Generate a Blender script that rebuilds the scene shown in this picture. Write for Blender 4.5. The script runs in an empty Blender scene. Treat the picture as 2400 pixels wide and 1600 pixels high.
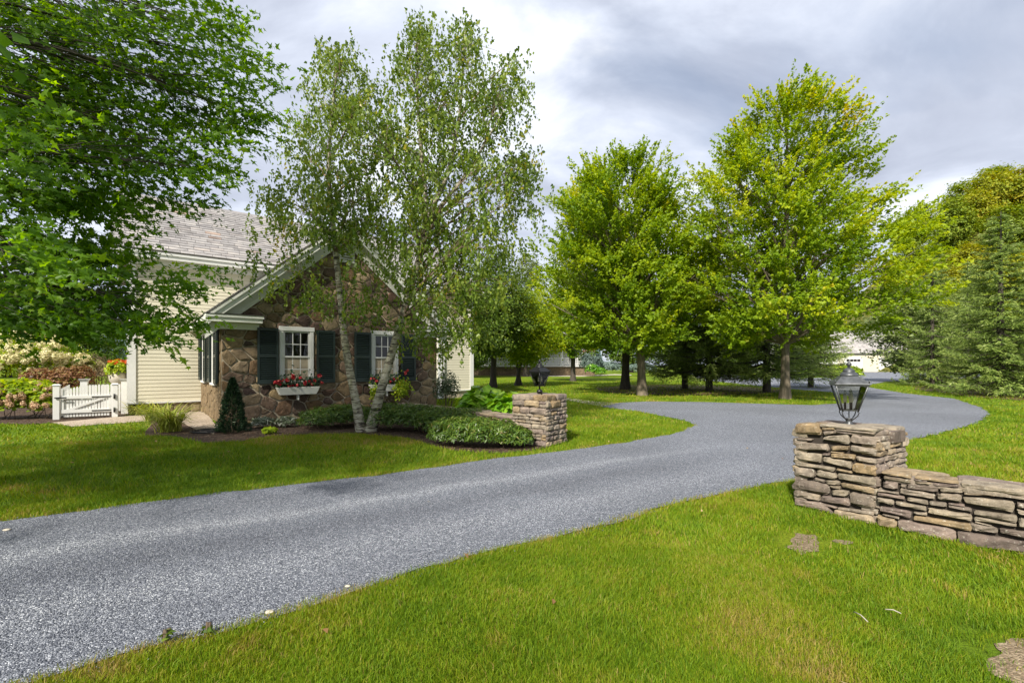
import bpy, bmesh, math, random
import numpy as np
from mathutils import Vector, Matrix
from mathutils.geometry import tessellate_polygon

# ------------------------------------------------------------------ camera, sky, sun, exposure
SC = bpy.context.scene
COL = SC.collection
FPX, CXP, HVP, EYE = 1090.0, 1200.0, 855.0, 1.55      # photograph: focal length, centre, horizon (px), eye height (m)
cam = bpy.data.cameras.new('camera'); camo = bpy.data.objects.new('camera', cam); COL.objects.link(camo)
cam.sensor_width = 36.0; cam.lens = 36.0 * FPX / 2400.0; cam.shift_y = (HVP - 800.0) / 2400.0
cam.clip_end = 4000.0; cam.clip_start = 0.05
camo.location = (0, 0, EYE); camo.rotation_euler = (math.radians(90), 0, 0)
SC.camera = camo

SUN_AZ = math.radians(206)      # compass-like: direction TO the sun measured from +Y clockwise
SUN_EL = math.radians(41)
SUN_DIR = Vector((math.sin(SUN_AZ) * math.cos(SUN_EL), math.cos(SUN_AZ) * math.cos(SUN_EL), math.sin(SUN_EL)))
sun = bpy.data.lights.new('sun', 'SUN'); sun.energy = 4.5; sun.angle = math.radians(2.5); sun.color = (1.0, 0.93, 0.82)
suno = bpy.data.objects.new('sun', sun); COL.objects.link(suno)
suno.rotation_euler = (-SUN_DIR).to_track_quat('-Z', 'Y').to_euler()
suno.location = (0, 0, 60)

W = bpy.data.worlds.new('World'); SC.world = W; W.use_nodes = True
wn = W.node_tree.nodes; wl = W.node_tree.links; wn.clear()
def N(nt, typ, **kw):
    n = nt.nodes.new(typ)
    for k, v in kw.items():
        if k == 'inp':
            for a, b in v.items(): n.inputs[a].default_value = b
        else: setattr(n, k, v)
    return n
def ramp(nt, stops, interp='LINEAR'):
    r = nt.nodes.new('ShaderNodeValToRGB'); r.color_ramp.interpolation = interp
    e = r.color_ramp.elements
    while len(e) < len(stops): e.new(0.5)
    for i, (p, c) in enumerate(stops):
        e[i].position = p; e[i].color = (c[0], c[1], c[2], 1)
    return r
wt = W.node_tree
sky = N(wt, 'ShaderNodeTexSky', sky_type='NISHITA', sun_disc=False, sun_elevation=SUN_EL, sun_rotation=SUN_AZ)
tc = N(wt, 'ShaderNodeTexCoord')
sep = N(wt, 'ShaderNodeSeparateXYZ'); wl.new(tc.outputs['Generated'], sep.inputs[0])
zz = N(wt, 'ShaderNodeMath', operation='MAXIMUM', inp={1: 0.0}); wl.new(sep.outputs[2], zz.inputs[0])
za = N(wt, 'ShaderNodeMath', operation='ADD', inp={1: 0.42}); wl.new(zz.outputs[0], za.inputs[0])
dx = N(wt, 'ShaderNodeMath', operation='DIVIDE'); wl.new(sep.outputs[0], dx.inputs[0]); wl.new(za.outputs[0], dx.inputs[1])
dy = N(wt, 'ShaderNodeMath', operation='DIVIDE'); wl.new(sep.outputs[1], dy.inputs[0]); wl.new(za.outputs[0], dy.inputs[1])
cmb = N(wt, 'ShaderNodeCombineXYZ'); wl.new(dx.outputs[0], cmb.inputs[0]); wl.new(dy.outputs[0], cmb.inputs[1])
mp = N(wt, 'ShaderNodeMapping'); wl.new(cmb.outputs[0], mp.inputs[0])
mp.inputs['Location'].default_value = (3.1, 1.4, 0); mp.inputs['Rotation'].default_value = (0, 0, 0.5); mp.inputs['Scale'].default_value = (0.75, 1.25, 1)
n1 = N(wt, 'ShaderNodeTexNoise', inp={'Scale': 2.2, 'Detail': 9.0, 'Roughness': 0.58, 'Distortion': 0.55}); wl.new(mp.outputs[0], n1.inputs['Vector'])
n2 = N(wt, 'ShaderNodeTexNoise', inp={'Scale': 2.3, 'Detail': 6.0, 'Roughness': 0.5, 'Distortion': 0.3}); wl.new(mp.outputs[0], n2.inputs['Vector'])
# cloud tone: grey undersides to white
tone = ramp(wt, [(0.32, (3.9, 4.25, 5.2)), (0.44, (4.8, 5.2, 6.2)), (0.54, (6.1, 6.55, 7.6)), (0.67, (8.6, 8.8, 9.3))]); wl.new(n1.outputs[0], tone.inputs[0])
cov = ramp(wt, [(0.30, (0.55, 0.55, 0.55)), (0.48, (0.97, 0.97, 0.97))]); wl.new(n2.outputs[0], cov.inputs[0])
mixs = N(wt, 'ShaderNodeMix', data_type='RGBA'); wl.new(cov.outputs[0], mixs.inputs['Factor'])
wl.new(sky.outputs[0], mixs.inputs['A']); wl.new(tone.outputs[0], mixs.inputs['B'])
bg = N(wt, 'ShaderNodeBackground', inp={'Strength': 0.077}); wl.new(mixs.outputs['Result'], bg.inputs[0])
wo = N(wt, 'ShaderNodeOutputWorld'); wl.new(bg.outputs[0], wo.inputs[0])

vs = SC.view_settings
vs.view_transform = 'Standard'; vs.look = 'None'; vs.gamma = 1.0; vs.use_curve_mapping = False
vs.exposure = 0.85
SC.render.engine = 'CYCLES'
cy = SC.cycles
cy.max_bounces = 6; cy.diffuse_bounces = 3; cy.glossy_bounces = 2; cy.transmission_bounces = 4; cy.transparent_max_bounces = 8
cy.caustics_reflective = False; cy.caustics_refractive = False; cy.sample_clamp_indirect = 6.0
cy.use_denoising = True
try: cy.denoiser = 'OPENIMAGEDENOISE'
except Exception: pass
SC.render.filter_size = 1.3 if hasattr(SC.render, 'filter_size') else 1.5

# ------------------------------------------------------------------ helpers
def GP(u, v):
    """ground point under photograph pixel"""
    Y = FPX * EYE / (v - HVP); return np.array([(u - CXP) / FPX * Y, Y])
def P3(u, v, Y): return np.array([(u - CXP) / FPX * Y, Y, EYE + (HVP - v) / FPX * Y])

def link(o, parent=None):
    COL.objects.link(o)
    if parent is not None: o.parent = parent
    return o
def tag(o, label=None, cat=None, group=None, kind=None):
    if label: o['label'] = label
    if cat: o['category'] = cat
    if group: o['group'] = group
    if kind: o['kind'] = kind
    return o
def empty(name, loc=(0, 0, 0), rz=0.0):
    o = bpy.data.objects.new(name, None); link(o); o.location = loc; o.rotation_euler = (0, 0, rz); o.empty_display_size = 0.1
    return o
def npmesh(name, V, F, mat, tint=None, smooth=False):
    """F: (n,k) int array (uniform k)"""
    V = np.asarray(V, dtype=np.float32); F = np.asarray(F, dtype=np.int32)
    me = bpy.data.meshes.new(name)
    me.vertices.add(len(V)); me.vertices.foreach_set('co', V.ravel())
    n, k = F.shape
    me.loops.add(n * k); me.loops.foreach_set('vertex_index', F.ravel())
    me.polygons.add(n); me.polygons.foreach_set('loop_start', np.arange(0, n * k, k, dtype=np.int32))
    if smooth: me.polygons.foreach_set('use_smooth', np.ones(n, dtype=bool))
    if tint is not None:
        a = me.attributes.new('tint', 'FLOAT', 'FACE'); a.data.foreach_set('value', np.asarray(tint, dtype=np.float32))
    me.update(calc_edges=True)
    if mat: me.materials.append(mat)
    return me
def npobj(name, V, F, mat, parent=None, tint=None, smooth=False):
    return link(bpy.data.objects.new(name, npmesh(name, V, F, mat, tint, smooth)), parent)

class MB:
    """collects polygons into one mesh"""
    def __init__(s): s.v = []; s.f = []; s.sm = []
    def poly(s, pts, smooth=False):
        b = len(s.v); s.v += [tuple(p) for p in pts]; s.f.append(tuple(range(b, b + len(pts)))); s.sm.append(smooth)
    def add(s, V, F, smooth=False):
        b = len(s.v); s.v += [tuple(p) for p in V]
        for f in F: s.f.append(tuple(int(i) + b for i in f)); s.sm.append(smooth)
    def box(s, x0, x1, y0, y1, z0, z1):
        V = [(x, y, z) for z in (z0, z1) for y in (y0, y1) for x in (x0, x1)]
        s.add(V, [(0, 2, 3, 1), (4, 5, 7, 6), (0, 1, 5, 4), (2, 6, 7, 3), (0, 4, 6, 2), (1, 3, 7, 5)])
    def hexa(s, V):  # bottom 4 (ccw), top 4
        s.add(V, [(3, 2, 1, 0), (4, 5, 6, 7), (0, 1, 5, 4), (1, 2, 6, 5), (2, 3, 7, 6), (3, 0, 4, 7)])
    def tube(s, pts, rad, n=8, caps=True):
        V, F = tube(pts, rad, n); s.add(V, F, True)
        if caps:
            b = len(s.v) - len(V); m = len(pts)
            s.f.append(tuple(b + i for i in range(n))[::-1]); s.sm.append(False)
            s.f.append(tuple(b + (m - 1) * n + i for i in range(n))); s.sm.append(False)
    def lathe(s, prof, c=(0, 0, 0), n=16, rot=0.0, smooth=True):
        b = len(s.v)
        for r, z in prof:
            for i in range(n):
                a = 2 * math.pi * i / n + rot; s.v.append((c[0] + r * math.cos(a), c[1] + r * math.sin(a), c[2] + z))
        for j in range(len(prof) - 1):
            for i in range(n):
                i2 = (i + 1) % n; s.f.append((b + j * n + i, b + j * n + i2, b + (j + 1) * n + i2, b + (j + 1) * n + i)); s.sm.append(smooth)
    def mesh(s, name, mat):
        me = bpy.data.meshes.new(name); me.from_pydata(s.v, [], s.f)
        me.polygons.foreach_set('use_smooth', np.array(s.sm, dtype=bool)); me.update()
        if mat: me.materials.append(mat)
        return me
    def build(s, name, mat, parent=None, bevel=0.0):
        o = link(bpy.data.objects.new(name, s.mesh(name, mat)), parent)
        if bevel:
            m = o.modifiers.new('bevel', 'BEVEL'); m.width = bevel; m.segments = 1; m.limit_method = 'ANGLE'
        return o

def unit(a): a = np.asarray(a, float); return a / (np.linalg.norm(a, axis=-1, keepdims=True) + 1e-12)
def tube(pts, rad, n=6):
    pts = np.asarray(pts, float); m = len(pts); rad = np.broadcast_to(np.asarray(rad, float), (m,))
    t = np.gradient(pts, axis=0); t = unit(t)
    ref = np.array([0.31, 0.12, 0.94]) if abs(t[0][2]) < 0.9 else np.array([1.0, 0.1, 0.0])
    a = unit(np.cross(t, ref)); b = np.cross(t, a)
    ang = np.arange(n) * 2 * np.pi / n
    V = pts[:, None, :] + rad[:, None, None] * (np.cos(ang)[None, :, None] * a[:, None, :] + np.sin(ang)[None, :, None] * b[:, None, :])
    V = V.reshape(-1, 3)
    j = np.arange(m - 1)[:, None]; i = np.arange(n)[None, :]; i2 = (i + 1) % n
    F = np.stack([j * n + i, j * n + i2, (j + 1) * n + i2, (j + 1) * n + i], -1).reshape(-1, 4)
    return V, F
class Tubes:
    def __init__(s): s.V = []; s.F = []; s.b = 0
    def add(s, pts, rad, n=5):
        V, F = tube(pts, rad, n); s.V.append(V); s.F.append(F + s.b); s.b += len(V)
    def build(s, name, mat, parent=None): return npobj(name, np.concatenate(s.V), np.concatenate(s.F), mat, parent, smooth=True)

def frames(nrm, rng):
    """T,B,N frames with random roll"""
    n = unit(nrm); r = rng.normal(size=n.shape); t = unit(r - n * (r * n).sum(-1, keepdims=True)); b = np.cross(n, t); return t, b, n
def scatter(TV, TF, pos, T, B, Nn, sc):
    """place template TV,TF at pos with frames; returns V,F"""
    TV = np.asarray(TV, float); TF = np.asarray(TF, int); n = len(pos); k = len(TV)
    sc = np.broadcast_to(np.asarray(sc, float), (n,))
    if k > 8: B = B * (0.65 + 0.5 * ((np.arange(n) * 0.61803) % 1.0))[:, None]
    V = pos[:, None, :] + sc[:, None, None] * (TV[None, :, 0, None] * T[:, None, :] + TV[None, :, 1, None] * B[:, None, :] + TV[None, :, 2, None] * Nn[:, None, :])
    F = (TF[None] + (np.arange(n) * k)[:, None, None]).reshape(-1, TF.shape[1])
    return V.reshape(-1, 3), F
# leaf templates (x along leaf)
LEAF_Q = ([(-0.5, 0, 0), (0.0, -0.33, 0.07), (0.55, 0, -0.06), (0.0, 0.33, 0.07)], [(0, 1, 2, 3)])
LEAF_B = ([(-0.5, 0, 0), (-0.22, -0.36, 0.05), (0.6, 0, -0.10), (-0.22, 0.36, 0.05)], [(0, 1, 2, 3)])
LEAF_N = ([(-0.5, 0, 0), (0.0, -0.12, 0.03), (0.6, 0, -0.06), (0.0, 0.12, 0.03)], [(0, 1, 2, 3)])
_mo = [(-0.45, 0.0), (-0.34, -0.24), (-0.10, -0.19), (0.02, -0.52), (0.14, -0.17), (0.64, 0.0), (0.14, 0.17), (0.02, 0.52), (-0.10, 0.19), (-0.34, 0.24)]
LEAF_M = ([(0, 0, 0.05)] + [(x, y, -0.30 * abs(y) - 0.16 * x * abs(x)) for x, y in _mo], [(0, 1 + i, 1 + (i + 1) % len(_mo)) for i in range(len(_mo))])

_grids = {}
def vnoise(x, y, scale, seed=0):
    if seed not in _grids: _grids[seed] = np.random.default_rng(seed).random((64, 64))
    g = _grids[seed]; x = np.asarray(x) / scale + 1000.3; y = np.asarray(y) / scale + 1000.7
    xi = np.floor(x).astype(int); yi = np.floor(y).astype(int); fx = x - xi; fy = y - yi
    fx = fx * fx * (3 - 2 * fx); fy = fy * fy * (3 - 2 * fy)
    q = lambda a, b: g[a % 64, b % 64]
    return (q(xi, yi) * (1 - fx) + q(xi + 1, yi) * fx) * (1 - fy) + (q(xi, yi + 1) * (1 - fx) + q(xi + 1, yi + 1) * fx) * fy
def in_poly(px, py, poly):
    poly = np.asarray(poly); r = np.zeros(len(px), bool); j = len(poly) - 1
    for i in range(len(poly)):
        xi, yi = poly[i]; xj, yj = poly[j]
        c = ((yi > py) != (yj > py)) & (px < (xj - xi) * (py - yi) / (yj - yi + 1e-12) + xi)
        r ^= c; j = i
    return r

# ------------------------------------------------------------------ materials
def mat(name):
    m = bpy.data.materials.new(name); m.use_nodes = True
    nt = m.node_tree; b = nt.nodes['Principled BSDF']; return m, nt, b
def simple(name, col, rough=0.6, metal=0.0, spec=0.4, noise=0.0, nscale=8.0, bump=0.0, bscale=40.0):
    m, nt, b = mat(name)
    b.inputs['Base Color'].default_value = (*col, 1); b.inputs['Roughness'].default_value = rough; b.inputs['Metallic'].default_value = metal
    b.inputs['Specular IOR Level'].default_value = spec
    if noise or bump:
        tcn = N(nt, 'ShaderNodeTexCoord')
    if noise:
        nz = N(nt, 'ShaderNodeTexNoise', inp={'Scale': nscale, 'Detail': 5.0}); nt.links.new(tcn.outputs['Object'], nz.inputs['Vector'])
        r = ramp(nt, [(0.3, tuple(c * (1 - noise) for c in col)), (0.7, tuple(min(1, c * (1 + noise)) for c in col))])
        nt.links.new(nz.outputs[0], r.inputs[0]); nt.links.new(r.outputs[0], b.inputs['Base Color'])
    if bump:
        bz = N(nt, 'ShaderNodeTexNoise', inp={'Scale': bscale, 'Detail': 4.0}); nt.links.new(tcn.outputs['Object'], bz.inputs['Vector'])
        bp = N(nt, 'ShaderNodeBump', inp={'Strength': bump, 'Distance': 0.02}); nt.links.new(bz.outputs[0], bp.inputs['Height']); nt.links.new(bp.outputs[0], b.inputs['Normal'])
    return m
def leafmat(name, stops, trans=0.45, rough=0.5, gloss=0.25, tcol=1.35):
    """two-sided leaf: diffuse/gloss + translucent, colour by per-face tint"""
    m = bpy.data.materials.new(name); m.use_nodes = True; nt = m.node_tree; nt.nodes.clear()
    at = N(nt, 'ShaderNodeAttribute', attribute_name='tint')
    r = ramp(nt, stops); nt.links.new(at.outputs['Fac'], r.inputs[0])
    p = N(nt, 'ShaderNodeBsdfPrincipled', inp={'Roughness': rough, 'Specular IOR Level': gloss}); nt.links.new(r.outputs[0], p.inputs['Base Color'])
    t = N(nt, 'ShaderNodeBsdfTranslucent')
    hs = N(nt, 'ShaderNodeHueSaturation', inp={'Hue': 0.485, 'Saturation': 1.1, 'Value': tcol}); nt.links.new(r.outputs[0], hs.inputs['Color']); nt.links.new(hs.outputs[0], t.inputs[0])
    mx = N(nt, 'ShaderNodeMixShader', inp={0: trans}); nt.links.new(p.outputs[0], mx.inputs[1]); nt.links.new(t.outputs[0], mx.inputs[2])
    o = N(nt, 'ShaderNodeOutputMaterial'); nt.links.new(mx.outputs[0], o.inputs[0])
    return m
def barkmat(name, c0, c1, scale=6.0, stretch=0.25, bump=0.5):
    m, nt, b = mat(name); tcn = N(nt, 'ShaderNodeTexCoord'); mpn = N(nt, 'ShaderNodeMapping'); mpn.inputs['Scale'].default_value = (scale, scale, scale * stretch)
    nt.links.new(tcn.outputs['Object'], mpn.inputs[0])
    nz = N(nt, 'ShaderNodeTexNoise', inp={'Scale': 2.0, 'Detail': 6.0, 'Roughness': 0.65}); nt.links.new(mpn.outputs[0], nz.inputs['Vector'])
    r = ramp(nt, [(0.32, c0), (0.68, c1)]); nt.links.new(nz.outputs[0], r.inputs[0]); nt.links.new(r.outputs[0], b.inputs['Base Color'])
    bp = N(nt, 'ShaderNodeBump', inp={'Strength': bump, 'Distance': 0.03}); nt.links.new(nz.outputs[0], bp.inputs['Height']); nt.links.new(bp.outputs[0], b.inputs['Normal'])
    b.inputs['Roughness'].default_value = 0.9
    return m
def stonemat(name, stops, lichen=0.35, sat=1.0, scale=9.0):
    """per-stone colour from Object Info random, mottling and lichen by noise"""
    m, nt, b = mat(name); L = nt.links
    oi = N(nt, 'ShaderNodeObjectInfo'); tcn = N(nt, 'ShaderNodeTexCoord')
    off = N(nt, 'ShaderNodeVectorMath', operation='SCALE', inp={'Scale': 53.0}); 
    cx = N(nt, 'ShaderNodeCombineXYZ'); L.new(oi.outputs['Random'], cx.inputs[0]); L.new(oi.outputs['Random'], cx.inputs[1]); L.new(cx.outputs[0], off.inputs[0])
    ad = N(nt, 'ShaderNodeVectorMath', operation='ADD'); L.new(tcn.outputs['Object'], ad.inputs[0]); L.new(off.outputs[0], ad.inputs[1])
    r = ramp(nt, stops, 'CONSTANT' if False else 'LINEAR'); L.new(oi.outputs['Random'], r.inputs[0])
    n1 = N(nt, 'ShaderNodeTexNoise', inp={'Scale': scale, 'Detail': 8.0, 'Roughness': 0.65}); L.new(ad.outputs[0], n1.inputs['Vector'])
    r1 = ramp(nt, [(0.25, (0.35, 0.33, 0.32)), (0.5, (0.95, 0.95, 0.95)), (0.75, (1.5, 1.45, 1.35))]); L.new(n1.outputs[0], r1.inputs[0])
    mu = N(nt, 'ShaderNodeMix', data_type='RGBA', blend_type='MULTIPLY', inp={'Factor': 1.0}); L.new(r.outputs[0], mu.inputs['A']); L.new(r1.outputs[0], mu.inputs['B'])
    n2 = N(nt, 'ShaderNodeTexNoise', inp={'Scale': scale * 4.5, 'Detail': 4.0, 'Roughness': 0.6}); L.new(ad.outputs[0], n2.inputs['Vector'])
    r2 = ramp(nt, [(0.60, (0, 0, 0)), (0.68, (lichen, lichen, lichen))]); L.new(n2.outputs[0], r2.inputs[0])
    mx = N(nt, 'ShaderNodeMix', data_type='RGBA'); mx.inputs['B'].default_value = (0.45, 0.43, 0.36, 1); L.new(r2.outputs[0], mx.inputs['Factor']); L.new(mu.outputs['Result'], mx.inputs['A'])
    L.new(mx.outputs['Result'], b.inputs['Base Color']); b.inputs['Roughness'].default_value = 0.92; b.inputs['Specular IOR Level'].default_value = 0.2
    n3 = N(nt, 'ShaderNodeTexNoise', inp={'Scale': scale * 2.2, 'Detail': 9.0, 'Roughness': 0.7}); L.new(ad.outputs[0], n3.inputs['Vector'])
    bp = N(nt, 'ShaderNodeBump', inp={'Strength': 0.75, 'Distance': 0.02}); L.new(n3.outputs[0], bp.inputs['Height']); L.new(bp.outputs[0], b.inputs['Normal'])
    return m

M = {}
M['white'] = simple('white_paint', (0.62, 0.62, 0.595), 0.45, noise=0.05, nscale=3.0, bump=0.05)
M['trim'] = simple('trim_paint', (0.65, 0.655, 0.595), 0.45, noise=0.05, nscale=2.0)
M['cream'] = simple('cream_clapboard_paint', (0.57, 0.535, 0.415), 0.5, noise=0.05, nscale=1.2, bump=0.08, bscale=25)
M['shutter'] = simple('dark_green_shutter_paint', (0.014, 0.024, 0.022), 0.36, spec=0.4)
M['iron'] = simple('black_iron', (0.012, 0.012, 0.013), 0.4, metal=0.3, spec=0.5, noise=0.2, nscale=20)
M['pewter'] = simple('weathered_lantern_metal', (0.10, 0.105, 0.11), 0.42, metal=0.65, noise=0.35, nscale=18, bump=0.1)
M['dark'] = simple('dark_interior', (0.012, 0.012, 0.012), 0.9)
M['curtain'] = simple('curtain_cloth', (0.35, 0.32, 0.26), 0.9, noise=0.2, nscale=6)
M['candle'] = simple('candle_sleeve', (0.75, 0.72, 0.6), 0.6)
M['mortar'] = simple('mortar', (0.33, 0.28, 0.205), 0.95, noise=0.25, nscale=6, bump=0.4)
M['joint'] = simple('dark_wall_core', (0.035, 0.028, 0.022), 1.0)
M['hose'] = simple('black_rubber', (0.01, 0.01, 0.011), 0.45)
M['stone_dry'] = stonemat('dry_stone', [(0.0, (0.19, 0.16, 0.12)), (0.12, (0.27, 0.228, 0.172)), (0.24, (0.13, 0.103, 0.087)), (0.36, (0.225, 0.19, 0.145)), (0.46, (0.245, 0.175, 0.095)), (0.56, (0.30, 0.256, 0.195)), (0.68, (0.155, 0.12, 0.105)), (0.8, (0.25, 0.215, 0.168)), (0.9, (0.19, 0.145, 0.125)), (1.0, (0.28, 0.24, 0.185))], 0.65)
M['stone_house'] = stonemat('rubble_stone', [(0.0, (0.11, 0.072, 0.042)), (0.14, (0.23, 0.172, 0.095)), (0.26, (0.052, 0.034, 0.03)), (0.38, (0.17, 0.128, 0.08)), (0.5, (0.082, 0.05, 0.043)), (0.62, (0.15, 0.096, 0.05)), (0.74, (0.044, 0.03, 0.027)), (0.86, (0.25, 0.195, 0.12)), (1.0, (0.10, 0.064, 0.054))], 0.25, scale=6.0)
M['slate'] = stonemat('roof_slate', [(0.0, (0.275, 0.262, 0.258)), (0.45, (0.31, 0.297, 0.292)), (0.8, (0.262, 0.25, 0.25)), (0.975, (0.29, 0.268, 0.258)), (1.0, (0.30, 0.225, 0.185))], 0.05, scale=1.2)
def glassmat(name, tint=(0.9, 0.92, 0.9), trans=0.8):
    m = bpy.data.materials.new(name); m.use_nodes = True; nt = m.node_tree; nt.nodes.clear()
    tr = N(nt, 'ShaderNodeBsdfTransparent'); tr.inputs[0].default_value = (*[c * trans for c in tint], 1)
    gl = N(nt, 'ShaderNodeBsdfGlossy', inp={'Roughness': 0.03}); gl.inputs[0].default_value = (1, 1, 1, 1)
    fr = N(nt, 'ShaderNodeFresnel', inp={'IOR': 1.5})
    mx = N(nt, 'ShaderNodeMixShader'); nt.links.new(fr.outputs[0], mx.inputs[0]); nt.links.new(tr.outputs[0], mx.inputs[1]); nt.links.new(gl.outputs[0], mx.inputs[2])
    o = N(nt, 'ShaderNodeOutputMaterial'); nt.links.new(mx.outputs[0], o.inputs[0]); return m
M['glass'] = glassmat('window_glass', trans=0.55)
M['lglass'] = glassmat('lantern_glass', tint=(0.97, 0.97, 0.92), trans=0.93)

def groundmat():
    m, nt, b = mat('lawn_turf'); L = nt.links; tcn = N(nt, 'ShaderNodeTexCoord')
    a = N(nt, 'ShaderNodeTexNoise', inp={'Scale': 0.55, 'Detail': 6.0, 'Roughness': 0.6}); L.new(tcn.outputs['Object'], a.inputs['Vector'])
    c = N(nt, 'ShaderNodeTexNoise', inp={'Scale': 34.0, 'Detail': 5.0, 'Roughness': 0.7}); L.new(tcn.outputs['Object'], c.inputs['Vector'])
    r = ramp(nt, [(0.3, (0.07, 0.125, 0.008)), (0.5, (0.12, 0.19, 0.010)), (0.66, (0.20, 0.23, 0.014)), (0.78, (0.23, 0.21, 0.04))]); L.new(a.outputs[0], r.inputs[0])
    r2 = ramp(nt, [(0.3, (0.5, 0.5, 0.5)), (0.7, (1.35, 1.35, 1.3))]); L.new(c.outputs[0], r2.inputs[0])
    mu = N(nt, 'ShaderNodeMix', data_type='RGBA', blend_type='MULTIPLY', inp={'Factor': 1.0}); L.new(r.outputs[0], mu.inputs['A']); L.new(r2.outputs[0], mu.inputs['B'])
    L.new(mu.outputs['Result'], b.inputs['Base Color']); b.inputs['Roughness'].default_value = 0.95; b.inputs['Specular IOR Level'].default_value = 0.1
    bp = N(nt, 'ShaderNodeBump', inp={'Strength': 0.8, 'Distance': 0.05}); L.new(c.outputs[0], bp.inputs['Height']); L.new(bp.outputs[0], b.inputs['Normal'])
    return m
def gravelmat(name, cols, vs_=70.0, bump=1.0, big=0.35, tracks=False):
    m, nt, b = mat(name); L = nt.links; tcn = N(nt, 'ShaderNodeTexCoord')
    v = N(nt, 'ShaderNodeTexVoronoi', inp={'Scale': vs_, 'Randomness': 1.0}); L.new(tcn.outputs['Object'], v.inputs['Vector'])
    sepc = N(nt, 'ShaderNodeSeparateColor'); L.new(v.outputs['Color'], sepc.inputs[0])
    r = ramp(nt, cols); L.new(sepc.outputs[0], r.inputs[0])
    a = N(nt, 'ShaderNodeTexNoise', inp={'Scale': big, 'Detail': 4.0}); L.new(tcn.outputs['Object'], a.inputs['Vector'])
    r2 = ramp(nt, [(0.35, (0.88, 0.88, 0.88)), (0.65, (1.1, 1.1, 1.1))]); L.new(a.outputs[0], r2.inputs[0])
    mu = N(nt, 'ShaderNodeMix', data_type='RGBA', blend_type='MULTIPLY', inp={'Factor': 1.0}); L.new(r.outputs[0], mu.inputs['A']); L.new(r2.outputs[0], mu.inputs['B'])
    res = mu.outputs['Result']
    if tracks:
        # wheel tracks: stone fines ground pale and packed along two lines of the straight drive
        dp = N(nt, 'ShaderNodeVectorMath', operation='DOT_PRODUCT'); dp.inputs[1].default_value = (-0.54, 0.84, 0); L.new(tcn.outputs['Object'], dp.inputs[0])
        wob = N(nt, 'ShaderNodeTexNoise', inp={'Scale': 0.5, 'Detail': 3.0}); L.new(tcn.outputs['Object'], wob.inputs['Vector'])
        wa = N(nt, 'ShaderNodeMath', operation='MULTIPLY_ADD', inp={1: 0.5, 2: -0.25}); L.new(wob.outputs[0], wa.inputs[0])
        pa = N(nt, 'ShaderNodeMath', operation='ADD'); L.new(dp.outputs['Value'], pa.inputs[0]); L.new(wa.outputs[0], pa.inputs[1])
        tot = None
        for c0, wd, am in ((5.36, 0.14, 1.0), (4.02, 0.30, 0.75), (4.7, .22, -0.55), (6.1, .3, -.3)):
            d = N(nt, 'ShaderNodeMath', operation='SUBTRACT', inp={1: c0}); L.new(pa.outputs[0], d.inputs[0])
            s = N(nt, 'ShaderNodeMath', operation='DIVIDE', inp={1: wd}); L.new(d.outputs[0], s.inputs[0])
            q = N(nt, 'ShaderNodeMath', operation='MULTIPLY'); L.new(s.outputs[0], q.inputs[0]); L.new(s.outputs[0], q.inputs[1])
            o1 = N(nt, 'ShaderNodeMath', operation='ADD', inp={1: 1.0}); L.new(q.outputs[0], o1.inputs[0])
            iv = N(nt, 'ShaderNodeMath', operation='DIVIDE', inp={0: am}); L.new(o1.outputs[0], iv.inputs[1])
            if tot is None: tot = iv.outputs[0]
            else: ad = N(nt, 'ShaderNodeMath', operation='ADD'); L.new(tot, ad.inputs[0]); L.new(iv.outputs[0], ad.inputs[1]); tot = ad.outputs[0]
        sx_ = N(nt, 'ShaderNodeSeparateXYZ'); L.new(tcn.outputs['Object'], sx_.inputs[0]); fd_ = N(nt, 'ShaderNodeMapRange', inp={1: 0.5, 2: 4.5, 3: 1.0, 4: 0.0}); L.new(sx_.outputs[0], fd_.inputs[0]); tm_ = N(nt, 'ShaderNodeMath', operation='MULTIPLY'); L.new(tot, tm_.inputs[0]); L.new(fd_.outputs[0], tm_.inputs[1]); tot = tm_.outputs[0]
        rr_ = ramp(nt, [(0.0, (0.74, 0.74, 0.75)), (0.35, (1.0, 1.0, 1.0)), (1.0, (1.6, 1.57, 1.5))]); mr = N(nt, 'ShaderNodeMapRange', inp={1: -0.5, 2: 1.1}); L.new(tot, mr.inputs[0]); L.new(mr.outputs[0], rr_.inputs[0])
        m2 = N(nt, 'ShaderNodeMix', data_type='RGBA', blend_type='MULTIPLY', inp={'Factor': 1.0}); L.new(res, m2.inputs['A']); L.new(rr_.outputs[0], m2.inputs['B']); res = m2.outputs['Result']
    L.new(res, b.inputs['Base Color']); b.inputs['Roughness'].default_value = 0.9; b.inputs['Specular IOR Level'].default_value = 0.25
    bp = N(nt, 'ShaderNodeBump', inp={'Strength': bump, 'Distance': 0.012}); bp.invert = True; L.new(v.outputs['Distance'], bp.inputs['Height']); L.new(bp.outputs[0], b.inputs['Normal'])
    return m
M['lawn'] = groundmat()
GCOL = [(0.0, (0.042, 0.048, 0.062)), (0.45, (0.13, 0.142, 0.172)), (0.8, (0.225, 0.24, 0.275)), (1.0, (0.44, 0.46, 0.50))]
M['gravel'] = gravelmat('blue_grey_gravel', GCOL, 125.0, 0.8, tracks=True)
M['pea'] = gravelmat('tan_pea_gravel', [(0.0, (0.22, 0.17, 0.12)), (0.5, (0.36, 0.29, 0.22)), (1.0, (0.52, 0.45, 0.36))], 45.0)
M['mulch'] = gravelmat('bark_mulch', [(0.0, (0.022, 0.014, 0.01)), (0.6, (0.06, 0.035, 0.022)), (0.92, (0.10, 0.065, 0.04)), (1.0, (0.22, 0.17, 0.12))], 38.0)
M['needles'] = gravelmat('needle_litter', [(0.0, (0.05, 0.035, 0.018)), (0.5, (0.10, 0.065, 0.03)), (1.0, (0.17, 0.12, 0.06))], 9.0)
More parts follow.
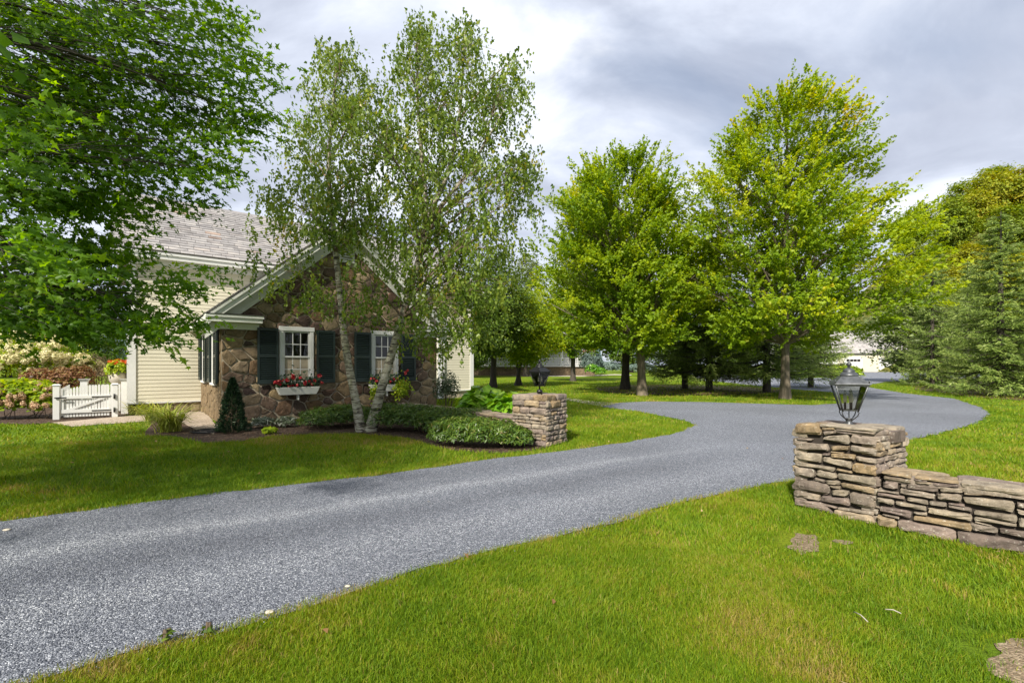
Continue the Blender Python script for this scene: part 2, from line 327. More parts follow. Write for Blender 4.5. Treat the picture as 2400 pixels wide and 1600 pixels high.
M['dirt'] = gravelmat('bare_dirt', [(0.0, (0.13, 0.095, 0.055)), (0.6, (0.20, 0.15, 0.095)), (1.0, (0.30, 0.24, 0.16))], 75.0, 0.8)
M['moss'] = gravelmat('mossy_turf', [(0.0, (0.045, 0.06, 0.008)), (0.5, (0.09, 0.095, 0.012)), (1.0, (0.15, 0.125, 0.03))], 60.0, 0.7)
M['flag'] = gravelmat('flagstone_path', [(0.0, (0.38, 0.34, 0.27)), (1.0, (0.5, 0.46, 0.38))], 3.0, 0.2)
pm, pnt, pb = mat('gravel_pebble')
_at = N(pnt, 'ShaderNodeAttribute', attribute_name='tint'); _r = ramp(pnt, GCOL); pnt.links.new(_at.outputs['Fac'], _r.inputs[0]); pnt.links.new(_r.outputs[0], pb.inputs['Base Color']); pb.inputs['Roughness'].default_value = 0.85; pb.inputs['Specular IOR Level'].default_value = 0.3
M['pebble'] = pm
M['grass'] = leafmat('grass_blade', [(0.0, (0.06, 0.125, 0.006)), (0.35, (0.125, 0.225, 0.009)), (0.62, (0.215, 0.29, 0.012)), (0.82, (0.27, 0.26, 0.022)), (1.0, (0.36, 0.27, 0.09))], 0.35, 0.55, 0.2, 1.2)
M['leaf_near'] = leafmat('near_maple_leaf', [(0.0, (0.05, 0.12, 0.006)), (0.5, (0.10, 0.21, 0.008)), (0.85, (0.17, 0.30, 0.012)), (1.0, (0.25, 0.37, 0.02))], 0.58, 0.45, 0.35, 2.0)
M['leaf_birch'] = leafmat('birch_leaf', [(0.0, (0.055, 0.11, 0.012)), (0.5, (0.135, 0.21, 0.025)), (0.8, (0.23, 0.30, 0.045)), (0.93, (0.33, 0.37, 0.045)), (1.0, (0.36, 0.30, 0.03))], 0.45, 0.4, 0.35, 1.3)
M['leaf_maple'] = leafmat('maple_leaf', [(0.0, (0.09, 0.18, 0.008)), (0.4, (0.20, 0.31, 0.010)), (0.7, (0.33, 0.42, 0.012)), (0.92, (0.47, 0.49, 0.015)), (1.0, (0.50, 0.44, 0.02))], 0.5, 0.5, 0.3, 1.35)
M['leaf_dull'] = leafmat('dull_tree_leaf', [(0.0, (0.05, 0.10, 0.012)), (0.5, (0.11, 0.18, 0.02)), (0.85, (0.20, 0.26, 0.03)), (1.0, (0.36, 0.28, 0.02))], 0.38, 0.5, 0.3, 1.3)
M['leaf_pale'] = leafmat('pale_grey_green_leaf', [(0.0, (0.11, 0.16, 0.045)), (0.5, (0.21, 0.27, 0.09)), (1.0, (0.34, 0.40, 0.14))], 0.35, 0.45, 0.4, 1.2)
M['leaf_hill'] = leafmat('hill_tree_leaf', [(0.0, (0.12, 0.19, 0.022)), (0.45, (0.21, 0.28, 0.028)), (0.75, (0.35, 0.36, 0.03)), (1.0, (0.46, 0.36, 0.03))], 0.4, 0.6, 0.2, 1.2)
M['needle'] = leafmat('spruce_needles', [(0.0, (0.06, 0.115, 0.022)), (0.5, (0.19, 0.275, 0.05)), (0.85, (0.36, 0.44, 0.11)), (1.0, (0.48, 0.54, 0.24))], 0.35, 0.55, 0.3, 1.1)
M['needle_blue'] = leafmat('blue_spruce_needles', [(0.0, (0.07, 0.11, 0.09)), (1.0, (0.25, 0.33, 0.28))], 0.15, 0.55, 0.3, 1.1)
M['hedge'] = leafmat('hedge_leaf', [(0.0, (0.03, 0.07, 0.01)), (0.5, (0.075, 0.15, 0.015)), (0.85, (0.15, 0.22, 0.025)), (1.0, (0.2, 0.17, 0.05))], 0.3, 0.4, 0.5, 1.2)
M['yew'] = leafmat('dwarf_conifer_foliage', [(0.0, (0.008, 0.026, 0.012)), (0.6, (0.02, 0.05, 0.02)), (1.0, (0.045, 0.085, 0.03))], 0.1, 0.5, 0.3, 1.0)
M['hosta'] = leafmat('hosta_leaf', [(0.0, (0.08, 0.22, 0.012)), (0.5, (0.17, 0.38, 0.02)), (1.0, (0.34, 0.50, 0.05))], 0.35, 0.4, 0.4, 1.3)
M['daylily'] = leafmat('daylily_blade', [(0.0, (0.15, 0.25, 0.02)), (0.6, (0.33, 0.38, 0.05)), (1.0, (0.48, 0.44, 0.13))], 0.35, 0.5, 0.3, 1.2)
M['variegated'] = leafmat('variegated_leaf', [(0.0, (0.05, 0.08, 0.03)), (0.6, (0.16, 0.2, 0.11)), (1.0, (0.5, 0.52, 0.42))], 0.25, 0.5, 0.3, 1.1)
M['burgundy'] = leafmat('burgundy_leaf', [(0.0, (0.07, 0.03, 0.02)), (0.45, (0.20, 0.09, 0.04)), (0.75, (0.30, 0.19, 0.07)), (1.0, (0.22, 0.24, 0.06))], 0.3, 0.5, 0.3, 1.2)
M['brown_twig'] = leafmat('dry_brown_leaf', [(0.0, (0.08, 0.06, 0.035)), (1.0, (0.26, 0.20, 0.12))], 0.2, 0.7, 0.2, 1.1)
M['lime'] = leafmat('lime_potato_vine_leaf', [(0.0, (0.16, 0.26, 0.01)), (0.6, (0.30, 0.42, 0.015)), (1.0, (0.48, 0.52, 0.03))], 0.35, 0.5, 0.3, 1.2)
M['red_petal'] = leafmat('red_petal', [(0.0, (0.32, 0.012, 0.02)), (0.7, (0.55, 0.03, 0.045)), (1.0, (0.65, 0.15, 0.12))], 0.25, 0.45, 0.3, 1.1)
M['orange_petal'] = leafmat('orange_petal', [(0.0, (0.55, 0.08, 0.015)), (1.0, (0.72, 0.22, 0.03))], 0.3, 0.5, 0.3, 1.1)
M['hydr'] = leafmat('hydrangea_cream_floret', [(0.0, (0.50, 0.50, 0.22)), (0.5, (0.72, 0.67, 0.38)), (1.0, (0.80, 0.74, 0.52))], 0.3, 0.6, 0.2, 1.05)
M['hydr_pink'] = leafmat('hydrangea_pink_floret', [(0.0, (0.45, 0.28, 0.16)), (0.5, (0.60, 0.42, 0.26)), (1.0, (0.68, 0.54, 0.36))], 0.3, 0.6, 0.2, 1.05)
M['litter'] = leafmat('fallen_leaf', [(0.0, (0.14, 0.07, 0.03)), (0.5, (0.30, 0.17, 0.07)), (1.0, (0.45, 0.36, 0.2))], 0.2, 0.7, 0.2, 1.0)
M['bark'] = barkmat('grey_bark', (0.075, 0.06, 0.042), (0.21, 0.17, 0.12))
M['birch_twig'] = barkmat('birch_branch_bark', (0.10, 0.065, 0.045), (0.30, 0.22, 0.16))
M['bark_dark'] = barkmat('dark_bark', (0.03, 0.024, 0.018), (0.085, 0.07, 0.055))
M['stem'] = barkmat('shrub_stem', (0.06, 0.045, 0.03), (0.14, 0.1, 0.06))
def birchbark():
    m, nt, b = mat('birch_bark'); L = nt.links; tcn = N(nt, 'ShaderNodeTexCoord'); mpn = N(nt, 'ShaderNodeMapping'); mpn.inputs['Scale'].default_value = (3.5, 3.5, 13.0); L.new(tcn.outputs['Object'], mpn.inputs[0])
    a = N(nt, 'ShaderNodeTexNoise', inp={'Scale': 1.6, 'Detail': 5.0, 'Roughness': 0.6, 'Distortion': 0.6}); L.new(mpn.outputs[0], a.inputs['Vector'])
    r = ramp(nt, [(0.38, (0.03, 0.024, 0.018)), (0.45, (0.17, 0.14, 0.10)), (0.52, (0.38, 0.35, 0.28)), (0.72, (0.52, 0.49, 0.41))]); L.new(a.outputs[0], r.inputs[0])
    g = N(nt, 'ShaderNodeTexNoise', inp={'Scale': 7.0, 'Detail': 6.0}); L.new(tcn.outputs['Object'], g.inputs['Vector'])
    r2 = ramp(nt, [(0.35, (0.62, 0.64, 0.5)), (0.62, (1, 1, 1))]); L.new(g.outputs[0], r2.inputs[0])
    mu = N(nt, 'ShaderNodeMix', data_type='RGBA', blend_type='MULTIPLY', inp={'Factor': 1.0}); L.new(r.outputs[0], mu.inputs['A']); L.new(r2.outputs[0], mu.inputs['B'])
    L.new(mu.outputs['Result'], b.inputs['Base Color']); b.inputs['Roughness'].default_value = 0.75
    bp = N(nt, 'ShaderNodeBump', inp={'Strength': 0.4, 'Distance': 0.015}); L.new(a.outputs[0], bp.inputs['Height']); L.new(bp.outputs[0], b.inputs['Normal'])
    return m
M['birch_bark'] = birchbark()

# ------------------------------------------------------------------ ground, driveway, beds
def sheet(name, poly, z, m, jitter=0.0, seed=1, sub=0.0):
    """flat polygon at height z; outline optionally resampled and roughened"""
    pts = [np.array(p, float) for p in poly]
    if sub:
        q = []
        for i in range(len(pts)):
            a, b = pts[i], pts[(i + 1) % len(pts)]; n = max(1, int(np.linalg.norm(b - a) / sub))
            for k in range(n): q.append(a + (b - a) * k / n)
        pts = q
    if jitter:
        A = np.array(pts)
        A = A + jitter * 2 * np.stack([vnoise(A[:, 0], A[:, 1], sub * 2.2, seed) - .5, vnoise(A[:, 0], A[:, 1], sub * 2.2, seed + 1) - .5], -1)
        pts = list(A)
    tr = tessellate_polygon([[Vector((p[0], p[1], 0)) for p in pts]])
    me = bpy.data.meshes.new(name); me.from_pydata([(p[0], p[1], z) for p in pts], [], [tuple(t) for t in tr])
    bm = bmesh.new(); bm.from_mesh(me); bmesh.ops.recalc_face_normals(bm, faces=bm.faces)
    if bm.faces and sum(f.normal.z for f in bm.faces) < 0: bmesh.ops.reverse_faces(bm, faces=bm.faces)
    bm.to_mesh(me); bm.free(); me.materials.append(m)
    o = link(bpy.data.objects.new(name, me)); o['kind'] = 'structure'
    return o, np.array(pts)

# the lawn: one sheet to the horizon, finely divided near the camera
gx = np.unique(np.concatenate([np.linspace(-900, -60, 12), np.linspace(-60, 60, 121), np.linspace(60, 900, 12)]))
gy = np.unique(np.concatenate([np.linspace(-300, -10, 8), np.linspace(-10, 90, 101), np.linspace(90, 1500, 12)]))
GX, GY = np.meshgrid(gx, gy)
GZ = -0.008 * np.ones_like(GX)
gi = np.arange(len(gx) * len(gy)).reshape(len(gy), len(gx))
lawn = npobj('lawn', np.stack([GX, GY, GZ], -1).reshape(-1, 3), np.stack([gi[:-1, :-1], gi[:-1, 1:], gi[1:, 1:], gi[1:, :-1]], -1).reshape(-1, 4), M['lawn'])
lawn['kind'] = 'structure'

drive_px_near = [(57, 1600), (199, 1566), (360, 1509), (497, 1482), (628, 1440), (765, 1402), (900, 1362), (1016, 1327), (1145, 1292), (1251, 1267), (1384, 1236), (1500, 1202), (1600, 1173), (1722, 1150), (1867, 1124)]
drive_px_right = [(2110, 1036), (2245, 1005), (2296, 988), (2320, 969), (2300, 955), (2235, 934), (2116, 921), (2040, 908), (2027, 904), (2077, 894), (2176, 889), (2300, 886), (2300, 867.5), (2060, 866), (1990, 868), (1960, 884), (1855, 887), (1750, 880), (1600, 870), (1640, 890), (1740, 900), (1850, 911), (1958, 919.5), (2003, 932), (1990, 944), (1900, 949), (1795, 946), (1646, 942), (1512, 940.5), (1453, 943.5), (1408, 953), (1498, 964), (1572, 979), (1617, 988), (1632, 996), (1600, 1011), (1530, 1026), (1440, 1040), (1366, 1050), (1251, 1064), (1093, 1083), (900, 1112), (650, 1138), (490, 1159), (245, 1191), (0, 1221)]
DRIVE = [(-9.5, -2.2)] + [tuple(GP(*p)) for p in drive_px_near] + [tuple(GP(*p)) for p in drive_px_right] + [(-13.0, -0.3)]
DRIVE_C = np.array(DRIVE)
drive_o, _dr = sheet('driveway', DRIVE, 0.004, M['gravel'], jitter=0.07, seed=5, sub=0.12)

DRIVE = DRIVE_C
path_a = [GP(u, v) for u, v in [(1180, 928), (1330, 932), (1400, 941), (1452, 944), (1410, 952), (1340, 939), (1180, 935)]]
sheet('garden_path', path_a, 0.002, M['flag'], 0.03, 8, 0.4)
sheet('far_garden_path', [GP(u, v) for u, v in [(1100, 877), (1300, 880), (1370, 879.5), (1440, 876.5), (1480, 878), (1480, 879.5), (1440, 878.5), (1370, 882), (1300, 882), (1100, 879)]], 0.003, M['flag'])
sheet('needle_litter_bed', [GP(u, v) for u, v in [(1400, 908), (1480, 902), (1620, 902), (1750, 906), (1830, 913), (1800, 922), (1700, 924), (1560, 925), (1430, 921)]], 0.003, M['needles'], 0.5, 12, 1.0)
sheet('needle_litter_bed', [GP(u, v) for u, v in [(2140, 902), (2300, 905), (2500, 912), (2500, 930), (2350, 936), (2230, 925), (2130, 912)]], 0.003, M['needles'], 0.5, 13, 1.0)
# mulch along the stone gable, moss under the birch, pea gravel walk by the gate, bare patches
MULCH = [GP(u, v) for u, v in [(345, 1020), (420, 1022), (480, 1037), (560, 1034), (640, 1020), (730, 1017), (850, 1016), (960, 1026), (1010, 1042), (1060, 1056), (1160, 1062), (1240, 1055), (1290, 1046)]] + [(0.9, 9.3), (0.5, 9.9), (-1.2, 11.0), (-2.4, 15.5), (-7.4, 11.95), (-9.6, 14.0), (-10.2, 13.2)]
_, MULCH = sheet('mulch_bed', MULCH, 0.0, M['mulch'], 0.06, 21, 0.3)
GARDEN = [GP(u, v) for u, v in [(-900, 1040), (-300, 1010), (0, 992), (60, 994), (140, 990), (200, 985)]] + [(-11.2, 13.8), (-12.0, 14.3), (-12.5, 22.0), (-60, 40), (-60, 14)]
_, GARDEN = sheet('garden_bed', GARDEN, 0.0, M['mulch'], 0.08, 22, 0.5)
PEA = [GP(u, v) for u, v in [(120, 990), (180, 985), (270, 977), (330, 972), (420, 965), (470, 962), (490, 975), (512, 998), (505, 1016), (470, 1012), (440, 998), (430, 990), (360, 985), (300, 990), (240, 994), (170, 1000)]]
_, PEA = sheet('pea_gravel_walk', PEA, 0.004, M['pea'], 0.05, 23, 0.3)
DIRTS = []
for px, sd in (([(1835, 1250), (1870, 1243), (1915, 1247), (1930, 1262), (1945, 1272), (1925, 1296), (1880, 1306), (1845, 1290), (1828, 1270)], 3), ([(1955, 1262), (1985, 1262), (1980, 1278), (1958, 1276)], 4), ([(2340, 1500), (2420, 1440), (2520, 1560), (2480, 1680), (2330, 1600), (2325, 1540)], 5)):
    pl_ = np.array([GP(*p) for p in px]); sheet('bare_dirt_patch', list(pl_.mean(0) + (pl_ - pl_.mean(0)) * .78), -0.002, M['dirt'], 0.06, sd, 0.05); DIRTS.append(pl_)

# ------------------------------------------------------------------ the house: clapboard main block + stone gabled wing
TH = math.atan2(0.6290, 0.7774)
HA = np.array([-7.5, 12.0]); D1 = np.array([0.7774, 0.6290]); D2 = np.array([-0.6290, 0.7774])
house = empty('house', (HA[0], HA[1], 0), TH)
tag(house, 'cream clapboard house with slate roof and a rubble stone gabled wing behind the birch', 'house')
def ht(u, s=0.0):
    """house-local x on plane y=s under photograph column u"""
    k = (u - CXP) / FPX; o = HA + s * D2; return (k * o[1] - o[0]) / (D1[0] - k * D1[1])
def hz(u, v, s=0.0):
    x = ht(u, s); Y = HA[1] + s * D2[1] + x * D1[1]; return EYE + (HVP - v) / FPX * Y
GW = ht(1023)            # gable wall width
EAVE, SLOPE = 2.48, 0.85
def gable_top(x): return EAVE + 0.25 + SLOPE * (GW / 2 - abs(x - GW / 2))
S0, T0 = 4.6, ht(300, 4.6); T1 = ht(1108, 4.6); SD = 8.0
# wing solid wall (mortar) ; stones set proud of it
wb = MB()
apex = gable_top(GW / 2)
fp = [(0, 0, 0), (GW, 0, 0), (GW, 0, gable_top(GW)), (GW / 2, 0, apex), (0, 0, gable_top(0))]
bk = [(x, S0, z) for x, y, z in fp]
wb.poly(fp[::-1][::-1]); 
for i in range(5): wb.poly([fp[i], bk[i], bk[(i + 1) % 5], fp[(i + 1) % 5]])
# windows in gable
WINS = [dict(u0=654, u1=734, sl=(608, 651), sr=(742, 777)), dict(u0=869, u1=933, sl=(837, 867), sr=(941, 968))]
for w in WINS:
    w['x0'], w['x1'] = ht(w['u0']), ht(w['u1'])
WZ0, WZ1 = hz(694, 896), hz(694, 776)
WINS[1]['x1'] = WINS[1]['x0'] + (WINS[0]['x1'] - WINS[0]['x0'])
stone_wall = wb.build('stone_wall', M['mortar'], house)
rng = np.random.default_rng(11)
def clip(poly, a, b, c):
    """keep a*x+b*y<=c"""
    out = []
    for i in range(len(poly)):
        p, q = poly[i], poly[(i + 1) % len(poly)]; dp, dq = a * p[0] + b * p[1] - c, a * q[0] + b * q[1] - c
        if dp <= 0: out.append(p)
        if (dp < 0 < dq) or (dq < 0 < dp): t = dp / (dp - dq); out.append((p[0] + t * (q[0] - p[0]), p[1] + t * (q[1] - p[1])))
    return out
def area(p): return 0.5 * abs(sum(p[i][0] * p[(i + 1) % len(p)][1] - p[(i + 1) % len(p)][0] * p[i][1] for i in range(len(p)))) if len(p) > 2 else 0
def cells(n, W_, H_, inside, rng, ax=0.8, relax=1, wvar=0.03):
    pts = []
    while len(pts) < n:
        p = (rng.uniform(0, W_), rng.uniform(0, H_))
        if inside(*p): pts.append(p)
    pts = np.array(pts) * (ax, 1.0); wts = rng.uniform(0, wvar, n)
    for it in range(relax + 1):
        out = []
        for i in range(n):
            c = pts[i]; d = np.hypot(*(pts - c).T); nb = np.argsort(d)[1:26]
            po = [(c[0] - 1.2, c[1] - 1.2), (c[0] + 1.2, c[1] - 1.2), (c[0] + 1.2, c[1] + 1.2), (c[0] - 1.2, c[1] + 1.2)]
            for j in nb:
                q = pts[j]; a, b = 2 * (q[0] - c[0]), 2 * (q[1] - c[1]); cc = q @ q - c @ c + wts[i] - wts[j]
                po = clip(po, a, b, cc)
                if len(po) < 3: break
            out.append(po)
        if it < relax:
            for i, po in enumerate(out):
                if len(po) > 2: pts[i] = 0.45 * pts[i] + 0.55 * np.mean(po, axis=0)
    return [[(x / ax, y) for x, y in po] for po in out if len(po) > 2]
def stone_poly(po, rng, gap=0.018, th=0.035, depth=0.05, place=None):
    """irregular rubble stone from 2D polygon -> V,F : chamfered, domed"""
    c = np.mean(po, axis=0); po = np.array(po); q = []
    n = len(po)
    for i in range(n):     # round the corners a bit: two points per corner
        a, b, d = po[i - 1], po[i], po[(i + 1) % n]
        for t, e in ((0.16, a), (0.16, d)):
            p = b + (e - b) * t; q.append(p)
    q = np.array(q); r = q - c; L = np.linalg.norm(r, axis=1, keepdims=True)
    q = c + r * np.maximum(0.3, (L - gap) / (L + 1e-9)) + rng.normal(0, 0.006, q.shape)
    m = len(q); rr = q - c
    in1 = c + rr * 0.93; in2 = c + rr * 0.6
    tw = rng.uniform(-0.02, 0.02, 2)
    lay = [(q, depth * -1), (q, th * 0.45), (in1, th * 0.95), (in2, th * 1.15)]
    V = []; F = []
    for pts, h in lay:
        for p in pts: V.append((p[0], p[1], h + (tw @ (p - c) * 0.6 if h > 0 else 0) + (rng.normal(0, 0.004) if h > 0 else 0)))
    V.append((c[0], c[1], th * 1.2))
    for l in range(3):
        for i in range(m): F.append((l * m + i, l * m + (i + 1) % m, (l + 1) * m + (i + 1) % m, (l + 1) * m + i))
    for i in range(m): F.append((3 * m + i, 3 * m + (i + 1) % m, 4 * m))
    return [place(p) for p in V], F
open_rects = [(w['x0'] - 0.02, w['x1'] + 0.02, WZ0 - 0.08, WZ1 + 0.02) for w in WINS]
vx0, vx1, vz0, vz1 = ht(794), ht(829), hz(811, 616), hz(811, 556)
open_rects.append((vx0 - .02, vx1 + .02, vz0 - .02, vz1 + .02))
cl = cells(290, GW, apex, lambda x, z: z < gable_top(x) + 0.05, rng, 0.78, 2, 0.05)
k = 0
def qst(p): return (p[0], -p[2], p[1])
for po in cl:
    po = clip(po, -1, 0, 0.0); po = clip(po, 1, 0, GW); po = clip(po, 0, -1, 0.0)
    if len(po) < 3: continue
    po = clip(po, -SLOPE, 1, EAVE + 0.25); po = clip(po, SLOPE, 1, EAVE + 0.25 + SLOPE * GW) if len(po) > 2 else po
    for x0, x1, z0, z1 in open_rects:
        if len(po) < 3: break
        xs = [p[0] for p in po]; zs = [p[1] for p in po]
        if max(xs) > x0 and min(xs) < x1 and max(zs) > z0 and min(zs) < z1:
            if all(x0 <= p[0] <= x1 and z0 <= p[1] <= z1 for p in po): po = []; break
            op = [clip(po, 1, 0, x0), clip(po, -1, 0, -x1), clip(po, 0, 1, z0), clip(po, 0, -1, -z1)]
            po = max(op, key=area)
    if len(po) < 3 or area(po) < 0.006: continue
    V, F = stone_poly(po, rng, 0.018, rng.uniform(0.025, 0.055), 0.03, qst)
    mb = MB(); mb.add(V, F); o = mb.build('stone', M['stone_house'], stone_wall)
    k += 1
# quoin-side stones on the receding side wall, joined (a few pixels each)
side = MB(); scl = cells(110, S0, EAVE, lambda x, z: True, rng, 0.8, 1, 0.03)
SWIN = [(0.72, 1.52), (3.12, 3.92)]
for po in scl:
    po = clip(po, -1, 0, 0.0); po = clip(po, 1, 0, S0); po = clip(po, 0, -1, 0.0); po = clip(po, 0, 1, EAVE) if len(po) > 2 else po
    for a, b in SWIN:
        if len(po) < 3: break
        xs = [p[0] for p in po]; zs = [p[1] for p in po]
        if max(xs) > a and min(xs) < b and max(zs) > WZ0 - .08 and min(zs) < WZ1:
            op = [clip(po, 1, 0, a), clip(po, -1, 0, -b), clip(po, 0, 1, WZ0 - .08), clip(po, 0, -1, -WZ1)]; po = max(op, key=area)
    if len(po) < 3 or area(po) < 0.006: continue
    V, F = stone_poly(po, rng, 0.014, rng.uniform(0.015, 0.035), 0.03, lambda p: (-p[2], S0 - p[0], p[1])); side.add(V, F)
o = side.build('side_wall_stonework', M['stone_house'], stone_wall); o['kind'] = 'stuff'

def window(x0, x1, z0, z1, tf, parent, cols=3, curtain=True):
    """double-hung window; tf maps local (x, out, z) to house coordinates"""
    def bx(mb, a, b, c, d, e, f):  # x a..b, out c..d, z e..f
        V = [tf(x, y, z) for z in (e, f) for (x, y) in ((a, c), (b, c), (b, d), (a, d))]; mb.hexa(V)
    root = MB()   # the casing is the window's own mesh
    cw = 0.10
    bx(root, x0, x0 + cw, -0.05, 0.055, z0, z1); bx(root, x1 - cw, x1, -0.05, 0.055, z0, z1)
    bx(root, x0 - 0.02, x1 + 0.02, -0.05, 0.065, z1, z1 + 0.12)
    win = root.build('window', M['white'], parent, 0.004)
    si = MB(); bx(si, x0 - 0.05, x1 + 0.05, -0.05, 0.10, z0 - 0.06, z0); si.build('sill', M['white'], win, 0.004)
    a, b = x0 + cw + 0.002, x1 - cw - 0.002; zm = (z0 + z1) / 2
    for lo, hi, out in ((z0 + 0.002, zm + 0.02, -0.012), (zm - 0.018, z1 - 0.002, 0.012)):
        sm = MB(); r = 0.042
        bx(sm, a, a + r, out - 0.02, out + 0.02, lo, hi); bx(sm, b - r, b, out - 0.02, out + 0.02, lo, hi)
        bx(sm, a + r, b - r, out - 0.019, out + 0.019, lo, lo + r); bx(sm, a + r, b - r, out - 0.019, out + 0.019, hi - r, hi)
        ia, ib, il, ih = a + r, b - r, lo + r, hi - r
        for c in range(1, cols): x = ia + (ib - ia) * c / cols; bx(sm, x - 0.011, x + 0.011, out - 0.014, out + 0.014, il, ih)
        bx(sm, ia, ib, out - 0.0125, out + 0.0125, (il + ih) / 2 - 0.011, (il + ih) / 2 + 0.011)
        sm.build('sash', M['white'], win)
        for c in range(cols):
            for rr in range(2):
                g = MB(); xa = ia + (ib - ia) * c / cols + 0.012; xb = ia + (ib - ia) * (c + 1) / cols - 0.012
                za_ = (il if rr == 0 else (il + ih) / 2 + 0.012); zb_ = ((il + ih) / 2 - 0.012 if rr == 0 else ih)
                bx(g, xa, xb, out - 0.003, out + 0.003, za_, zb_); g.build('pane', M['glass'], win)
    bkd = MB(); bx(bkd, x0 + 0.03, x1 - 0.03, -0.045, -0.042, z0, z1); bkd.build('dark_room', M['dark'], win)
    if curtain:
        for s_, e_ in ((x0 + cw, x0 + cw + (x1 - x0) * 0.14), (x1 - cw - (x1 - x0) * 0.2, x1 - cw)):
            cu = MB(); n = 9
            for i in range(n):
                xa, xb = s_ + (e_ - s_) * i / n, s_ + (e_ - s_) * (i + 1) / n
                ya, yb = -0.036 + 0.006 * math.sin(i * 2.3), -0.036 + 0.006 * math.sin((i + 1) * 2.3)
                cu.poly([tf(xa, ya, z0 + .02), tf(xb, yb, z0 + .02), tf(xb, yb, z1), tf(xa, ya, z1)])
            cu.build('curtain', M['curtain'], win)
    return win
def shutter(x0, x1, z0, z1, tf, parent, tilt=0.5):
    def bx(mb, a, b, c, d, e, f):
        mb.hexa([tf(x, y, z) for z in (e, f) for (x, y) in ((a, c), (b, c), (b, d), (a, d))])
    fr = MB(); r = 0.055; o0, o1 = 0.075, 0.115
    bx(fr, x0, x0 + r, o0, o1, z0, z1); bx(fr, x1 - r, x1, o0, o1, z0, z1)
    zm = (z0 + z1) / 2
    for a, b in ((z0, z0 + 0.10), (zm - 0.035, zm + 0.035), (z1 - 0.07, z1)): bx(fr, x0 + r, x1 - r, o0 + .001, o1 - .001, a, b)
    bx(fr, x0 + 0.02, x1 - 0.02, o0 - 0.03, o0 - 0.004, z0 + .03, z1 - .03)
    s = fr.build('shutter', M['shutter'], parent)
    sl = MB()
    for a, b in ((z0 + 0.10, zm - 0.035), (zm + 0.035, z1 - 0.07)):
        n = int((b - a) / 0.052)
        for i in range(n):
            z = a + (b - a) * (i + 0.5) / n
            V = [tf(x, y, zz_) for (y, zz_) in ((o1 - 0.004, z - 0.022), (o0, z + 0.012)) for x in (x0 + r, x1 - r)]
            V2 = [tf(x, y, zz_ + 0.007) for (y, zz_) in ((o1 - 0.004, z - 0.022), (o0, z + 0.012)) for x in (x0 + r, x1 - r)]
            sl.hexa([V[0], V[1], V[3], V[2], V2[0], V2[1], V2[3], V2[2]])
    q = sl.build('louvres', M['shutter'], s); q['kind'] = 'stuff'
    return s
tfG = lambda x, y, z: (x, -y, z)
tfS = lambda x, y, z: (-y, S0 - x, z)
for w in WINS:
    window(w['x0'], w['x1'], WZ0, WZ1, tfG, house)
    sw = ht(651) - ht(608)
    shutter(ht(w['sl'][1]) - 0.52, ht(w['sl'][1]), WZ0 - 0.02, WZ1 + 0.05, tfG, house)
    shutter(w['x1'] + 0.07, w['x1'] + 0.59, WZ0 - 0.02, WZ1 + 0.05, tfG, house)
for a, b in SWIN:
    # side-wall coordinates count from the far end
    window(a, b, WZ0, WZ1, tfS, house, 3, False)
    shutter(a - 0.53, a - 0.03, WZ0, WZ1, tfS, house); shutter(b + 0.03, b + 0.53, WZ0, WZ1, tfS, house)
# louvred gable vent
vb = MB(); vb.box(vx0, vx1, -0.07, -0.001, vz0, vz0 + .07); vb.box(vx0, vx0 + .05, -0.07, -0.001, vz0 + .07, vz1); vb.box(vx1 - .05, vx1, -0.07, -0.001, vz0 + .07, vz1); vb.box(vx0, vx1, -0.07, -0.001, vz1, vz1 + .06)
vent = vb.build('gable_vent', M['trim'], house)
for i in range(9):
    z = vz0 + 0.09 + i * (vz1 - vz0 - 0.09) / 9; sl = MB(); sl.hexa([(vx0 + .05, -0.06, z), (vx1 - .05, -0.06, z), (vx1 - .05, -0.005, z + .05), (vx0 + .05, -0.005, z + .05), (vx0 + .05, -0.06, z + .012), (vx1 - .05, -0.06, z + .012), (vx1 - .05, -0.005, z + .062), (vx0 + .05, -0.005, z + .062)])
    sl.build('vent_slat', M['trim'], vent)

